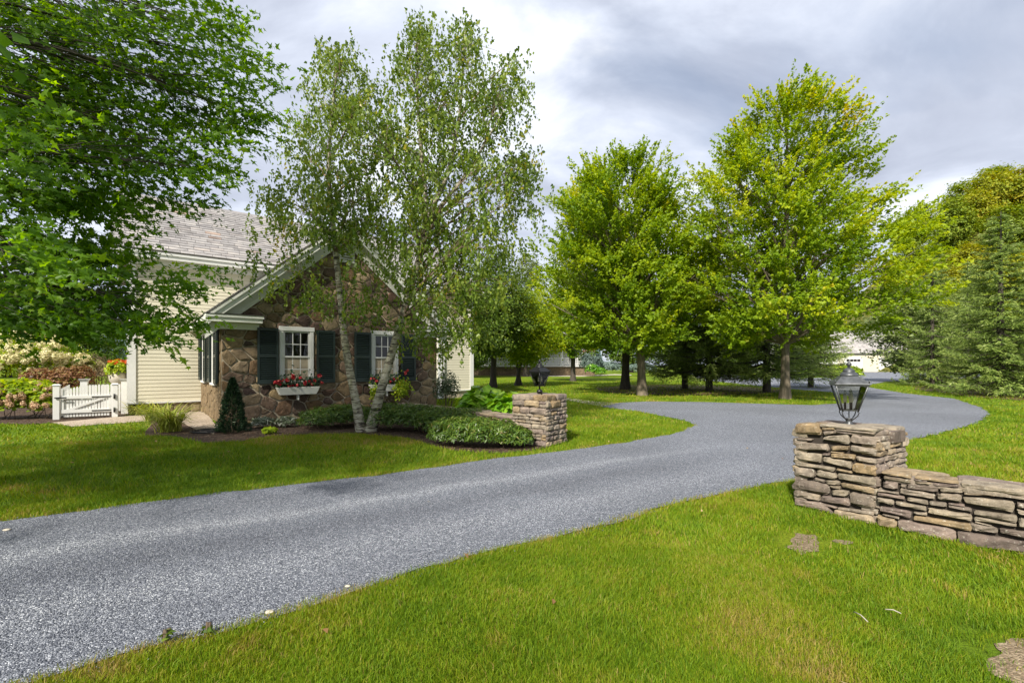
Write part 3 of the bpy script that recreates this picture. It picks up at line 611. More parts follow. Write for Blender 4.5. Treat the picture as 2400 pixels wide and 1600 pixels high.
# wing roof: deck, rake boards, eave returns, slates
OV = 0.36; zt = EAVE + 0.36
def roof_z(x): return zt + SLOPE * (GW / 2 + OV - abs(x - GW / 2))
ap = roof_z(GW / 2)
for sgn in (-1, 1):
    xe = GW / 2 + sgn * (GW / 2 + OV)
    deck = MB()
    V = [(xe, -OV, zt - .05), (xe, S0, zt - .05), (GW / 2, S0, ap - .05), (GW / 2, -OV, ap - .05), (xe, -OV, zt), (xe, S0, zt), (GW / 2, S0, ap), (GW / 2, -OV, ap)]
    deck.hexa(V); rd = deck.build('wing_roof', M['slate'], house)
    # slate rows, joined: seen edge-on
    sr = MB(); L = math.hypot(GW / 2 + OV, ap - zt); rows = int(L / 0.2)
    ux = np.array([(GW / 2 - xe) / L, 0, (ap - zt) / L]); nrm = np.array([-ux[2] * (1 if ux[0] > 0 else -1), 0, abs(ux[0])])
    for r_ in range(rows):
        p = np.array([xe, 0, zt]) + ux * (r_ * 0.2 - .03); q = p + ux * 0.24
        y = -OV - .03 + (0.14 if r_ % 2 else 0) - .14
        while y < S0:
            y0, y1 = max(y, -OV - .03), min(y + 0.275, S0); y += 0.28
            if y1 - y0 < .03: continue
            a = p + nrm * 0.028; b = q + nrm * 0.010
            sr.hexa([(p[0] + nrm[0] * .012, y0, p[2] + nrm[2] * .012), (p[0] + nrm[0] * .012, y1, p[2] + nrm[2] * .012), (q[0], y1, q[2]), (q[0], y0, q[2]), (a[0], y0, a[2]), (a[0], y1, a[2]), (b[0], y1, b[2]), (b[0], y0, b[2])])
    o = sr.build('wing_roof_slates', M['slate'], rd); o['kind'] = 'stuff'
    # rake fascia (outer) and frieze (on the wall), soffit
    for nm, y0, y1, d0, d1 in (('rake_board', -OV, -OV + 0.04, 0.055, 0.30), ('rake_moulding', -OV - 0.035, -OV - 0.002, 0.055, 0.13), ('rake_soffit', -OV + 0.041, -0.002, 0.26, 0.285), ('rake_frieze', -0.075, -0.045, 0.29, 0.62)):
        rb = MB()
        xa, xb = xe, GW / 2
        rb.hexa([(xa, y0, zt - d1), (xb, y0, ap - d1), (xb, y1, ap - d1), (xa, y1, zt - d1), (xa, y0, zt - d0), (xb, y0, ap - d0), (xb, y1, ap - d0), (xa, y1, zt - d0)] if sgn < 0 else
                [(xb, y0, ap - d1), (xa, y0, zt - d1), (xa, y1, zt - d1), (xb, y1, ap - d1), (xb, y0, ap - d0), (xa, y0, zt - d0), (xa, y1, zt - d0), (xb, y1, ap - d0)])
        rb.build(nm, M['trim'], house)
    # boxed eave return on the gable and along the side
    xi = 0.92 if sgn < 0 else GW - 0.92
    x0, x1 = min(xe, xi), max(xe, xi)
    er = MB(); er.box(x0 - .02, x1, -OV - .045, -0.004, zt - .09, zt - .012); er.box(x0 + .02, x1 - .03, -OV - .012, -0.004, zt - .20, zt - .091); er.build('eave_return', M['trim'], house, 0.006)
    rc = MB(); rc.hexa([(x0 - .03, -OV - .06, zt - .011), (x1 + .02, -OV - .06, zt - .011), (x1 + .02, -.03, zt + .02), (x0 - .03, -.03, zt + .02), (x0 - .03, -OV - .06, zt - .002), (x1 + .02, -OV - .06, zt - .002), (x1 + .02, -.03, zt + .05), (x0 - .03, -.03, zt + .05)]); rc.build('return_cap', M['joint'], house)
    ef = MB()
    fx0, fx1 = (-0.06, xi - .06) if sgn < 0 else (xi + .06, GW + .06)
    ef.box(fx0, fx1, -0.07, -0.003, EAVE, zt - .201); ef.build('eave_frieze', M['trim'], house)
    sx = -0.07 if sgn < 0 else GW + .003
    sf = MB(); sf.box(sx, sx + .067, .001, S0, EAVE, zt - .20); sf.box(min(xe, 0 if sgn < 0 else GW + .003), max(xe, -.003 if sgn < 0 else GW), .001, S0, zt - .20, zt - .175); 
    sf.box(*( (xe - .02, xe + .03) if sgn < 0 else (xe - .03, xe + .02) ), -OV, S0, zt - .174, zt - .055)
    sf.build('eave_cornice', M['trim'], house)

# main block walls, foundation, clapboards
zb = 0.38; ME = 4.83; SR = S0 + SD / 2; RZ = 7.98
mw = MB(); mw.box(T0 + .02, T1 - .02, S0 + .02, S0 + SD, 0.3, ME + 0.3)
mw.poly([(T0 + .02, S0 + .02, ME + .3), (T0 + .02, S0 + SD, ME + .3), (T0 + .02, SR, RZ - .15)]); mw.poly([(T1 - .02, S0 + .02, ME + .3), (T1 - .02, SR, RZ - .15), (T1 - .02, S0 + SD, ME + .3)])
siding = mw.build('clapboard_wall', M['cream'], house)
nb = int((ME - zb) / 0.118)
for i in range(nb):
    z = zb + i * 0.118
    b = MB(); b.hexa([(T0 + .12, S0 - .014, z), (T1 - .12, S0 - .014, z), (T1 - .12, S0 + .018, z), (T0 + .12, S0 + .018, z), (T0 + .12, S0 - .002, z + .122), (T1 - .12, S0 - .002, z + .122), (T1 - .12, S0 + .018, z + .122), (T0 + .12, S0 + .018, z + .122)])
    b.build('clapboard', M['cream'], siding)
sb = MB()
for i in range(nb):   # end walls, never in view as single boards
    z = zb + i * 0.118
    for xw, sg in ((T0, -1), (T1, 1)):
        sb.hexa([(xw + sg * .014, S0 + .12, z), (xw + sg * .014, S0 + SD, z), (xw - sg * .018, S0 + SD, z), (xw - sg * .018, S0 + .12, z), (xw + sg * .002, S0 + .12, z + .122), (xw + sg * .002, S0 + SD, z + .122), (xw - sg * .018, S0 + SD, z + .122), (xw - sg * .018, S0 + .12, z + .122)])
o = sb.build('end_wall_clapboards', M['cream'], siding); o['kind'] = 'stuff'
for x0, x1 in ((T0 - .03, T0 + .19), (T1 - .17, T1 + .03)):
    cb = MB(); cb.box(x0, x1, S0 - .035, S0 + .019, zb - .02, ME); cb.box(x0 if x0 < 0 else x1 - .054, x0 + .054 if x0 < 0 else x1, S0 + .0195, S0 + .19, zb - .02, ME); cb.build('corner_board', M['white'], house)
fd = MB(); fd.box(T0 + .04, T1 - .04, S0 + .03, S0 + SD - .04, 0, zb + .05); fnd = fd.build('foundation', M['mortar'], house)
wtb = MB(); wtb.box(T0 - .02, T1 + .02, S0 - .05, S0 + .0, zb - .045, zb - .001); wtb.build('water_table', M['white'], house)
x = T0 + .06
while x < 0:
    w_ = rng.uniform(.25, .5); st = MB(); V, F = stone_poly([(x, 0.0), (min(x + w_, .0), 0.0), (min(x + w_, .0), zb - .05), (x, zb - .05)], rng, .012, .03, .02, lambda p: (p[0], S0 + .03 - p[2], p[1])); st.add(V, F); st.build('stone', M['stone_house'], fnd); x += w_
# pilaster and downspout beside the wing
xp = ht(1026, S0)
pl = MB(); pl.box(xp - .02, xp + .20, S0 - .06, S0 - .016, .30, 3.1); pl.box(xp - .05, xp + .25, S0 - .09, S0 - .0165, .02, .30); pl.build('pilaster', M['white'], house)
ds = MB(); ds.tube([(xp + .3, S0 - .06, .35), (xp + .3, S0 - .06, 4.2)], .035, 8); ds.build('downspout', M['white'], house)
# main roof
zt2 = 5.14; ov = .34
def mz(y): return zt2 + (RZ - zt2) * (y - (S0 - ov)) / (SR - S0 + ov)
RX0, RX1 = T0 - .42, T1 + .42
md = MB()
for ya, yb in ((S0 - ov, SR), (S0 + SD + ov, SR)):
    V = [(RX0, ya, zt2 - .06), (RX1, ya, zt2 - .06), (RX1, yb, RZ - .06), (RX0, yb, RZ - .06), (RX0, ya, zt2), (RX1, ya, zt2), (RX1, yb, RZ), (RX0, yb, RZ)]
    if ya > yb: V = [V[i] for i in (1, 0, 3, 2, 5, 4, 7, 6)]
    md.hexa(V)
mroof = md.build('main_roof', M['slate'], house)
L = math.hypot(SR - S0 + ov, RZ - zt2); uy = np.array([0, (SR - S0 + ov) / L, (RZ - zt2) / L]); nr = np.array([0, -uy[2], uy[1]])
rows = int(L / 0.215); rest = MB(); variants = {}
def slate_v(p, q, x0, x1, j):
    a = p + nr * (0.030 + j); b = q + nr * .011; p = p + nr * .012; q = q + nr * .0
    return [(x0, p[1], p[2]), (x1, p[1], p[2]), (x1, q[1], q[2]), (x0, q[1], q[2]), (x0, a[1], a[2]), (x1, a[1], a[2]), (x1, b[1], b[2]), (x0, b[1], b[2])]
cand = []
for r_ in range(rows):
    p = np.array([0, S0 - ov, zt2]) + uy * (r_ * .215 - .04); x = RX0 - .02 - rng.uniform(0, .3); q = p + uy * .255
    while x < RX1:
        w_ = rng.uniform(.36, .52); x0, x1 = max(x, RX0 - .02) + .006, min(x + w_, RX1 + .02) - .006; x += w_
        if x1 - x0 < .05: continue
        cand.append((p, q, x0, x1, rng.uniform(-.003, .006)))
cand.sort(key=lambda c: (c[2] + 0.9 * c[0][1]))
for i, c in enumerate(cand):
    if i < 290 and c[2] < 5: mb = MB(); mb.hexa(slate_v(*c)); mb.build('slate', M['slate'], mroof)
    else: rest.hexa(slate_v(*c))
o = rest.build('far_slates', M['slate'], mroof); o['kind'] = 'stuff'
rcap = MB(); rcap.hexa([(RX0 - .03, SR - .12, RZ - .05), (RX1 + .03, SR - .12, RZ - .05), (RX1 + .03, SR + .12, RZ - .05), (RX0 - .03, SR + .12, RZ - .05), (RX0 - .03, SR - .02, RZ + .06), (RX1 + .03, SR - .02, RZ + .06), (RX1 + .03, SR + .02, RZ + .06), (RX0 - .03, SR + .02, RZ + .06)]); rcap.build('ridge_cap', M['slate'], mroof)
cn = MB(); cn.box(RX0 + .01, RX1 - .01, S0 - ov + .005, S0 - ov + .04, zt2 - .26, zt2 - .065); cn.box(RX0 - .02, RX1 + .02, S0 - ov - .03, S0 - ov + .004, zt2 - .13, zt2 - .061); cn.build('eave_fascia', M['white'], house)
sf = MB(); sf.box(RX0 + .01, RX1 - .01, S0 - ov + .041, S0 - .03, zt2 - .262, zt2 - .235); sf.build('eave_soffit', M['white'], house)
fz = MB(); fz.box(T0 - .03, T1 + .03, S0 - .045, S0 + .0, ME - .12, zt2 - .263); fz.build('eave_frieze', M['white'], house)
for xr, xq in ((RX0, RX0 + .04), (RX1 - .04, RX1)):
    for ya, yb in ((S0 - ov + .04, SR), (S0 + SD + ov - .04, SR)):
        rk = MB(); V = [(xr, ya, zt2 - .30), (xq, ya, zt2 - .30), (xq, yb, RZ - .32), (xr, yb, RZ - .32), (xr, ya, zt2 - .065), (xq, ya, zt2 - .065), (xq, yb, RZ - .065), (xr, yb, RZ - .065)]; rk.hexa(V); rk.build('rake_board', M['white'], house)

# window boxes with flowers: things hung on the house
rngf = np.random.default_rng(77)
def hw(x, y, z):
    p = HA + x * D1 + y * D2; return np.array([p[0], p[1], z])
def flower_mesh(name, m, n, r, size, rng, flat=1.0):
    d = unit(rng.normal(size=(n, 3))); d[:, 2] *= flat; pos = d * r * rng.uniform(.6, 1, (n, 1)); T, B, Nn = frames(d + rng.normal(0, .3, d.shape), rng)
    V, F = scatter(*LEAF_Q, pos, T, B, Nn, size * rng.uniform(.7, 1.2, n)); return npmesh(name, V, F, m, rng.random(len(F)))
petal_me = flower_mesh('blossom', M['red_petal'], 26, .045, .06, rngf)
for wi, (w, lab) in enumerate(zip(WINS, ('white window box with red flowers under the left gable window', 'white window box with red flowers and trailing lime vine behind the birch trunk'))):
    xc = (w['x0'] + w['x1']) / 2; base = hw(xc, -.14, WZ0 - .36)
    e = empty('window_box', base, TH); tag(e, lab, 'window box', 'window boxes on the stone gable')
    hwid = .56
    bxm = MB(); bxm.hexa([(-hwid + .09, -.11, .03), (hwid - .09, -.11, .03), (hwid - .09, .085, .03), (-hwid + .09, .085, .03), (-hwid, -.16, .24), (hwid, -.16, .24), (hwid, .085, .24), (-hwid, .085, .24)])
    bxm.build('box', M['trim'], e, .006)
    br = MB(); br.box(-.02, .02, -.06, .085, -.12, .028); br.build('bracket', M['trim'], e)
    n = 520; pos = np.stack([rngf.uniform(-hwid, hwid, n), rngf.normal(-.04, .07, n), .24 + rngf.gamma(2.0, .075, n)], -1)
    T, B, Nn = frames(np.stack([rngf.normal(0, .6, n), -0.6 + rngf.normal(0, .6, n), .7 + rngf.normal(0, .4, n)], -1), rngf)
    V, F = scatter(*LEAF_Q, pos, T, B, Nn, rngf.uniform(.05, .10, n)); npobj('foliage', V, F, M['yew'], e, rngf.random(len(F)))
    for k in range(17):
        f = bpy.data.objects.new('blossom', petal_me); link(f, e); f.location = (rngf.uniform(-hwid - .05, hwid + .12), rngf.uniform(-.2, -.08), .25 + rngf.gamma(2.2, .075)); f.rotation_euler = rngf.uniform(0, 6, 3); f.scale = [rngf.uniform(.8, 1.35)] * 3
    if wi == 1:
        n = 420; c = np.array([hwid - .12, -.18, .12]); pos = c + rngf.normal(0, 1, (n, 3)) * (.13, .08, .15); pos2 = np.array([-hwid + .1, -.17, .02]) + rngf.normal(0, 1, (160, 3)) * (.08, .05, .13); pos = np.concatenate([pos, pos2]); n = len(pos)
        T, B, Nn = frames(np.array([0, -.8, .6]) + rngf.normal(0, .4, (n, 3)), rngf); V, F = scatter(*LEAF_B, pos, T, B, Nn, rngf.uniform(.06, .1, n)); npobj('trailing_vine', V, F, M['lime'], e, rngf.random(len(F)))

# ------------------------------------------------------------------ dry stone pillars and walls
rs = np.random.default_rng(5)
def quad_stone(Q, rng, depth, bulge, place, gap=0.004, nx=5, ny=4):
    """Q: 4 corners TL,TR,BR,BL in face coords (s,z); rounded pillow-fronted stone"""
    Q = np.array(Q, float); c = Q.mean(0); 
    w = np.linalg.norm(Q[1] - Q[0]); h = np.linalg.norm(Q[3] - Q[0])
    rr = min(.5 * h, .035); V = []; idx = {}
    for j in range(ny + 1):
        for i in range(nx + 1):
            a, b = i / nx, j / ny
            # pull grid lines towards edges so that edges are tight
            a2 = 0.5 + 0.5 * np.sign(a - .5) * abs(2 * a - 1) ** .75; b2 = .5 + .5 * np.sign(b - .5) * abs(2 * b - 1) ** .75
            p = Q[0] * (1 - a2) * (1 - b2) + Q[1] * a2 * (1 - b2) + Q[2] * a2 * b2 + Q[3] * (1 - a2) * b2
            edge = (i in (0, nx)) + (j in (0, ny))
            if edge == 2: p = p + (c - p) / (np.linalg.norm(c - p) + 1e-9) * rr * rng.uniform(.15, .6)
            ea, eb = 1 - abs(2 * a - 1) ** 5, 1 - abs(2 * b - 1) ** 4
            d = bulge * (max(ea, 0) * max(eb, 0)) ** .32
            if edge == 0: d += rng.normal(0, bulge * .22)
            p = p + rng.normal(0, min(h, .1) * .045, 2)
            if edge: 
                r = c - p; p = p + r / (np.linalg.norm(r) + 1e-9) * gap
            idx[i, j] = len(V); V.append((p[0], p[1], d))
    F = [(idx[i, j + 1], idx[i + 1, j + 1], idx[i + 1, j], idx[i, j]) for j in range(ny) for i in range(nx)]
    ring = [(i, 0) for i in range(nx)] + [(nx, j) for j in range(ny)] + [(i, ny) for i in range(nx, 0, -1)] + [(0, j) for j in range(ny, 0, -1)]
    b0 = len(V)
    for r in ring:
        p = V[idx[r]]; q = np.array(p[:2]) + (c - np.array(p[:2])) * .06; V.append((q[0], q[1], -depth))
    m = len(ring)
    for k_ in range(m): F.append((idx[ring[k_]], idx[ring[(k_ + 1) % m]], b0 + (k_ + 1) % m, b0 + k_))
    F.append(tuple(b0 + k_ for k_ in range(m))[::-1])
    return [place(*p) for p in V], F
def add_stone(Q, rng, parent, place, depth=.16, bulge=.025, nx=5, ny=4, m=None):
    V, F = quad_stone(Q, rng, depth, bulge, place, .004, nx, ny); mb = MB(); mb.add(V, F, False); return mb.build('stone', m or M['stone_dry'], parent)
def courses(s0, s1, z0, z1, rng, hmin=.05, hmax=.15, wmin=.14, wmax=.42, slope=0.0):
    out = []; z = z0
    while z < z1 - .02:
        h = min(rng.uniform(hmin, hmax), z1 - z); 
        if z1 - (z + h) < .035: h = z1 - z
        s = s0 - rng.uniform(0, .1)
        while s < s1:
            w = rng.uniform(wmin, wmax) * (.7 + h * 3); a, b = max(s, s0), min(s + w, s1)
            if s1 - (s + w) < .07: b = s1; w = s1 - s + .01
            s += w
            if b - a < .05: continue
            if h > .10 and rng.random() < .33 and b - a < .35:
                t = rng.uniform(.35, .65); parts = ((z, z + h * t), (z + h * t, z + h))
            else: parts = ((z, z + h),)
            for za_, zb_ in parts:
                j = lambda: rng.normal(0, .006)
                out.append([(a, zb_ + j()), (b, zb_ + j()), (b, za_ + j()), (a, za_ + j())])
        z += h
    return out
def ray_face(px, py, O, E, Nrm):
    """intersect pixel ray with vertical plane through O, along E -> (s, z)"""
    d = np.array([(px - CXP) / FPX, 1.0]); # ground ray
    t = (O @ Nrm) / (d @ Nrm); p = d * t; return ((p - O) @ E, EYE + (HVP - py) / FPX * t)
def face_place(O, E, Nrm, off=0.0):
    return lambda s, z, d: (O[0] + E[0] * s + Nrm[0] * (d + off), O[1] + E[1] * s + Nrm[1] * (d + off), z)
# near pillar
PE = unit(np.array([.40, -.63])); PN = np.array([PE[1], -PE[0]]); PN = PN if PN @ np.array([-1, -1]) > 0 else -PN
PO = np.array([3.13, 5.15]); PS = .75; PH = .90
pillar = empty('stone_pillar', (0, 0, 0)); tag(pillar, 'dry stone pillar at the near wall end, carrying the grey lantern', 'pillar', 'stone pillars beside the driveway')
def core(name, O, E, Nrm, ws, wd, z1, parent, m):
    mb = MB(); c = [O + E * .04 - Nrm * .04, O + E * (ws - .04) - Nrm * .04, O + E * (ws - .04) - Nrm * (wd - .04), O + E * .04 - Nrm * (wd - .04)]
    mb.hexa([(p[0], p[1], 0) for p in c] + [(p[0], p[1], z1) for p in c]); return mb.build(name, m, parent)
core('core', PO, PE, PN, PS, PS, PH - .06, pillar, M['joint'])
NP = """115,260,405,265,440,400,120,388|410,265,1100,330,1090,368,410,300|430,310,590,310,590,340,440,345|600,325,1080,375,1060,395,605,345|445,355,585,347,580,382,460,408|595,350,795,380,790,398,600,372|470,415,755,390,770,512,440,450|785,395,1125,450,1125,550,775,490|130,425,330,450,310,470,130,450|120,470,500,505,525,590,125,575|540,520,755,530,750,582,540,590|775,515,1110,565,1100,652,775,590|535,592,700,607,690,622,535,608|130,595,440,625,430,735,125,690|440,612,530,617,525,645,440,642|540,615,835,630,830,695,540,665|840,650,1110,690,1105,750,850,705|450,655,790,715,790,810,450,715|115,710,590,785,590,835,115,755|605,795,800,835,795,858,610,820|795,715,1080,770,1090,890,810,850|100,775,350,800,345,915,100,880|370,805,610,860,605,935,365,885|345,900,470,930,470,965,350,940|620,850,1080,905,1080,1015,625,920|475,930,655,945,650,1000,490,985|108,915,525,985,535,1115,105,1040|520,995,660,1010,655,1045,530,1020|660,955,1065,1030,1060,1105,670,1015|105,1055,415,1110,410,1190,105,1115|555,1040,755,1055,745,1140,550,1110|765,1070,1055,1120,1065,1290,780,1225|430,1115,755,1155,780,1245,425,1190|110,1150,480,1215,570,1335,120,1225|410,1200,615,1255,610,1275,420,1220|620,1255,1060,1310,1055,1355,625,1280|580,1275,1050,1360,1065,1480,580,1375|130,1245,560,1345,570,1420,150,1330"""
for st in NP.split('|'):
    a = list(map(float, st.split(','))); Q = [ray_face(1840 + a[i] * .1977, 940 + a[i + 1] * .1977, PO, PE, PN) for i in (0, 2, 4, 6)]
    Q = [(min(max(s, -.01), PS + .01), z) for s, z in Q]; h = abs(Q[0][1] - Q[3][1])
    add_stone(Q, rs, pillar, face_place(PO, PE, PN), .22, min(.024, .2 * h + .006))
O2 = PO + PE * PS; E2 = -PN
for (O_, E_, N_) in ((O2, -PN, PE), (O2 - PN * PS, -PE, -PN), (PO - PN * PS, PN, -PE)):
    for Q in courses(.0, PS, 0, PH - .05, rs, .05, .13, .12, .34): 
        h = abs(Q[0][1] - Q[3][1]); add_stone(Q, rs, pillar, face_place(O_, E_, N_), .12, min(.03, .25 * h + .006))
# cap slabs
def slab(corners, z0, z1, rng, parent, mm=None):
    """flat irregular slab: polygon corners (xy) thickened, rounded"""
    c = np.mean(corners, axis=0); P = []
    for i in range(len(corners)):
        a, b = np.array(corners[i]), np.array(corners[(i + 1) % len(corners)])
        for t in (.12, .37, .63, .88): P.append(a + (b - a) * t + rng.normal(0, .008, 2))
    P = np.array(P); m = len(P); V = []; tl = rng.normal(0, .012, 2)
    for sc_, z in ((.97, z0), (1.0, z0 + (z1 - z0) * .35), (1.0, z0 + (z1 - z0) * .75), (.965, z1), (.55, z1 + .004)):
        for p in P: q = c + (p - c) * sc_; V.append((q[0], q[1], z + (tl @ (p - c) if z > z0 + .001 else 0) + rng.normal(0, .0025)))
    F = [(l * m + i, l * m + (i + 1) % m, (l + 1) * m + (i + 1) % m, (l + 1) * m + i) for l in range(4) for i in range(m)]; F.append(tuple(4 * m + i for i in range(m)))
    mb = MB(); mb.add(V, F, False); return mb.build('cap_stone', mm or M['stone_dry'], parent)
def pc(s, d): return PO + PE * s - PN * d
for cs, z0, z1 in (([(.0, .03), (.26, .03), (.27, .36), (.02, .38)], PH - .09, PH - .005), ([(.27, .02), (.73, .0), (.76, .4), (.28, .37)], PH - .055, PH), ([(.02, .39), (.36, .38), (.38, .76), (.0, .76)], PH - .07, PH - .004), ([(.38, .40), (.77, .41), (.76, .77), (.39, .76)], PH - .08, PH + .002), ([(.62, .3), (.79, .3), (.8, .6), (.64, .6)], PH - .13, PH - .02)):
    slab([pc(*p) for p in cs], z0, z1, rs, pillar)
# near wall
WO = np.array([3.51, 4.47]); WE = unit(np.array([.69, -.67])); WN = np.array([WE[1], -WE[0]]); WN = WN if WN @ np.array([-1, -1]) > 0 else -WN
WLEN = 4.2; WHT = .50
nwall = empty('dry_stone_wall', (0, 0, 0)); tag(nwall, 'low tan dry stone wall running off the right edge from the near pillar', 'wall')
core('core', WO, WE, WN, WLEN, .5, WHT - .07, nwall, M['joint'])
NW = """200,275,640,315,650,372,240,305|680,335,1320,405,1320,452,690,372|1330,415,2290,530,2290,630,1350,490|245,330,640,390,640,435,245,370|665,375,870,398,865,412,680,392|690,402,930,427,920,452,690,432|935,425,1330,460,1320,492,940,465|250,400,455,420,450,535,235,500|480,445,580,452,565,500,480,482|580,455,1030,475,1020,565,580,510|1040,480,1370,510,1370,577,1040,560|155,512,475,572,470,592,150,547|140,558,550,622,550,667,140,602|480,500,980,590,980,665,480,582|1000,570,1350,590,1350,700,1000,665|1380,565,1890,602,1880,617,1380,592|1370,620,2110,690,2090,845,1390,715|1915,595,2300,640,2300,680,1920,622|150,632,400,672,395,750,150,692|575,627,885,677,880,745,575,682|410,687,860,762,855,830,420,742|885,682,1150,707,1145,775,890,742|1155,712,1400,737,1400,767,1160,732|1155,742,1505,792,1500,845,1160,772|180,757,650,835,640,930,200,830|870,767,1500,882,1510,975,870,860|665,842,870,852,870,892,680,867|1520,817,2150,892,2140,1000,1520,872|1525,902,2140,1012,2135,1050,1525,960|220,872,475,912,470,945,240,882|670,887,1500,1012,1500,1115,665,952|1450,987,1870,1062,1870,1150,1510,1107|1530,967,1790,1037,1780,1052,1530,987|150,882,440,952,435,1095,150,1045|455,937,1280,1092,1275,1285,455,1095|1300,1102,2300,1260,2300,1450,1310,1300|1885,1062,2300,1130,2300,1235,1890,1132|2130,702,2290,730,2290,800,2120,782|2120,792,2300,838,2300,905,2125,862|2150,917,2300,945,2300,1090,2145,1052"""
for st in NW.split('|'):
    a = list(map(float, st.split(','))); Q = [ray_face(2030 + a[i] * .1658, 1060 + a[i + 1] * .1658, WO, WE, WN) for i in (0, 2, 4, 6)]
    Q = [(max(s, .0), max(z, -.03)) for s, z in Q]; h = abs(Q[0][1] - Q[3][1]); add_stone(Q, rs, nwall, face_place(WO, WE, WN), .2, min(.024, .2 * h + .006))
send = ray_face(2030 + 2300 * .1658, 1060 + 900 * .1658, WO, WE, WN)[0]
for Q in courses(send + .01, WLEN, 0, WHT - .05, rs, .05, .14, .2, .5): add_stone(Q, rs, nwall, face_place(WO, WE, WN), .12, .025)
for Q in courses(.0, WLEN, 0, WHT - .05, rs, .07, .16, .25, .55): add_stone(Q, rs, nwall, face_place(WO + WE * WLEN - WN * .5, -WE, -WN), .12, .025, 4, 3)
s = .04
while s < WLEN - .2:
    w = rs.uniform(.4, .75)
    sp = rs.uniform(.2, .3)
    slab([WO + WE * s - WN * .005, WO + WE * (s + w) - WN * .0, WO + WE * (s + w) - WN * sp, WO + WE * s - WN * sp], WHT - .055, WHT + rs.uniform(-.012, .008), rs, nwall)
    slab([WO + WE * (s + .03) - WN * (sp + .01), WO + WE * (s + w - .02) - WN * (sp + .01), WO + WE * (s + w - .02) - WN * .51, WO + WE * (s + .02) - WN * .5], WHT - .05, WHT + rs.uniform(-.005, .025), rs, nwall); s += w + .012
# far (left) pillar
QO = np.array([.64, 8.76]); QL = np.array([-.81, .59]); QR = np.array([.59, .81]); QS = .78; QH = .97
fp_ = empty('stone_pillar', (0, 0, 0)); tag(fp_, 'mossy dry stone pillar beyond the driveway beside the hedge, carrying the black lantern', 'pillar', 'stone pillars beside the driveway')
mbc = MB(); cc = [QO + (QL + QR) * .04, QO + QR * (QS - .04) + QL * .04, QO + (QR + QL) * (QS - .04), QO + QL * (QS - .04) + QR * .04]; mbc.hexa([(p[0], p[1], 0) for p in cc] + [(p[0], p[1], QH - .05) for p in cc]); mbc.build('core', M['joint'], fp_)
for (O_, E_, N_) in ((QO, QL, -QR), (QO, QR, -QL), (QO + QL * QS, QR, QL), (QO + QR * QS, QL, QR)):
    for Q in courses(0, QS, 0, QH - .1, rs, .05, .15, .14, .42):
        h = abs(Q[0][1] - Q[3][1]); 
        if np.cross(np.append(E_, 0), [0, 0, 1])[:2] @ N_ < 0: Q = [Q[1], Q[0], Q[3], Q[2]]
        add_stone(Q, rs, fp_, face_place(O_, E_, N_), .12, min(.03, .25 * h + .006), 4, 3)
def qc(a, b): return QO + QL * a + QR * b
for cs in ([(-.01, -.01), (.3, -.02), (.3, .4), (-.01, .38)], [(.31, -.01), (.8, -.02), (.79, .36), (.31, .4)], [(-.01, .4), (.42, .41), (.4, .79), (-.02, .79)], [(.42, .4), (.79, .38), (.8, .8), (.41, .79)]):
    slab([qc(*p) for p in cs], QH - .10, QH + rs.uniform(-.008, .004), rs, fp_)
# low wall from the far pillar back to the wing
lw = empty('dry_stone_wall', (0, 0, 0)); tag(lw, 'low dark dry stone wall behind the hedge between house and far pillar', 'wall')
lpts = [np.array([.02, 9.35]), np.array([-.75, 10.35]), np.array([-1.6, 11.3]), np.array([-2.45, 12.0]), np.array([-3.3, 12.6])]
for i in range(len(lpts) - 1):
    a, b = lpts[i], lpts[i + 1]; L_ = np.linalg.norm(b - a); E_ = (b - a) / L_; N_ = np.array([-E_[1], E_[0]]); N_ = N_ if N_ @ np.array([-.5, -1]) > 0 else -N_
    mb = MB(); c4 = [a - N_ * .03, b - N_ * .03, b - N_ * .42, a - N_ * .42]; 
    if (np.cross(np.append(c4[1] - c4[0], 0), np.append(c4[2] - c4[0], 0))[2]) < 0: c4 = c4[::-1]
    mb.hexa([(p[0], p[1], 0) for p in c4] + [(p[0], p[1], .42) for p in c4]); mb.build('core', M['joint'], lw)
    for Q in courses(0, L_, 0, .45, rs, .07, .15, .2, .5):
        if np.cross(np.append(E_, 0), [0, 0, 1])[:2] @ N_ < 0: Q = [Q[1], Q[0], Q[3], Q[2]]
        add_stone(Q, rs, lw, face_place(a, E_, N_), .1, .025, 4, 3)
    n = 2
    for k in range(n):
        p0, p1 = a + E_ * L_ * k / n, a + E_ * L_ * (k + 1) / n; slab([p0 + N_ * .03, p1 + N_ * .03, p1 - N_ * .46, p0 - N_ * .45], .45, .50 + rs.uniform(-.01, .012), rs, lw)

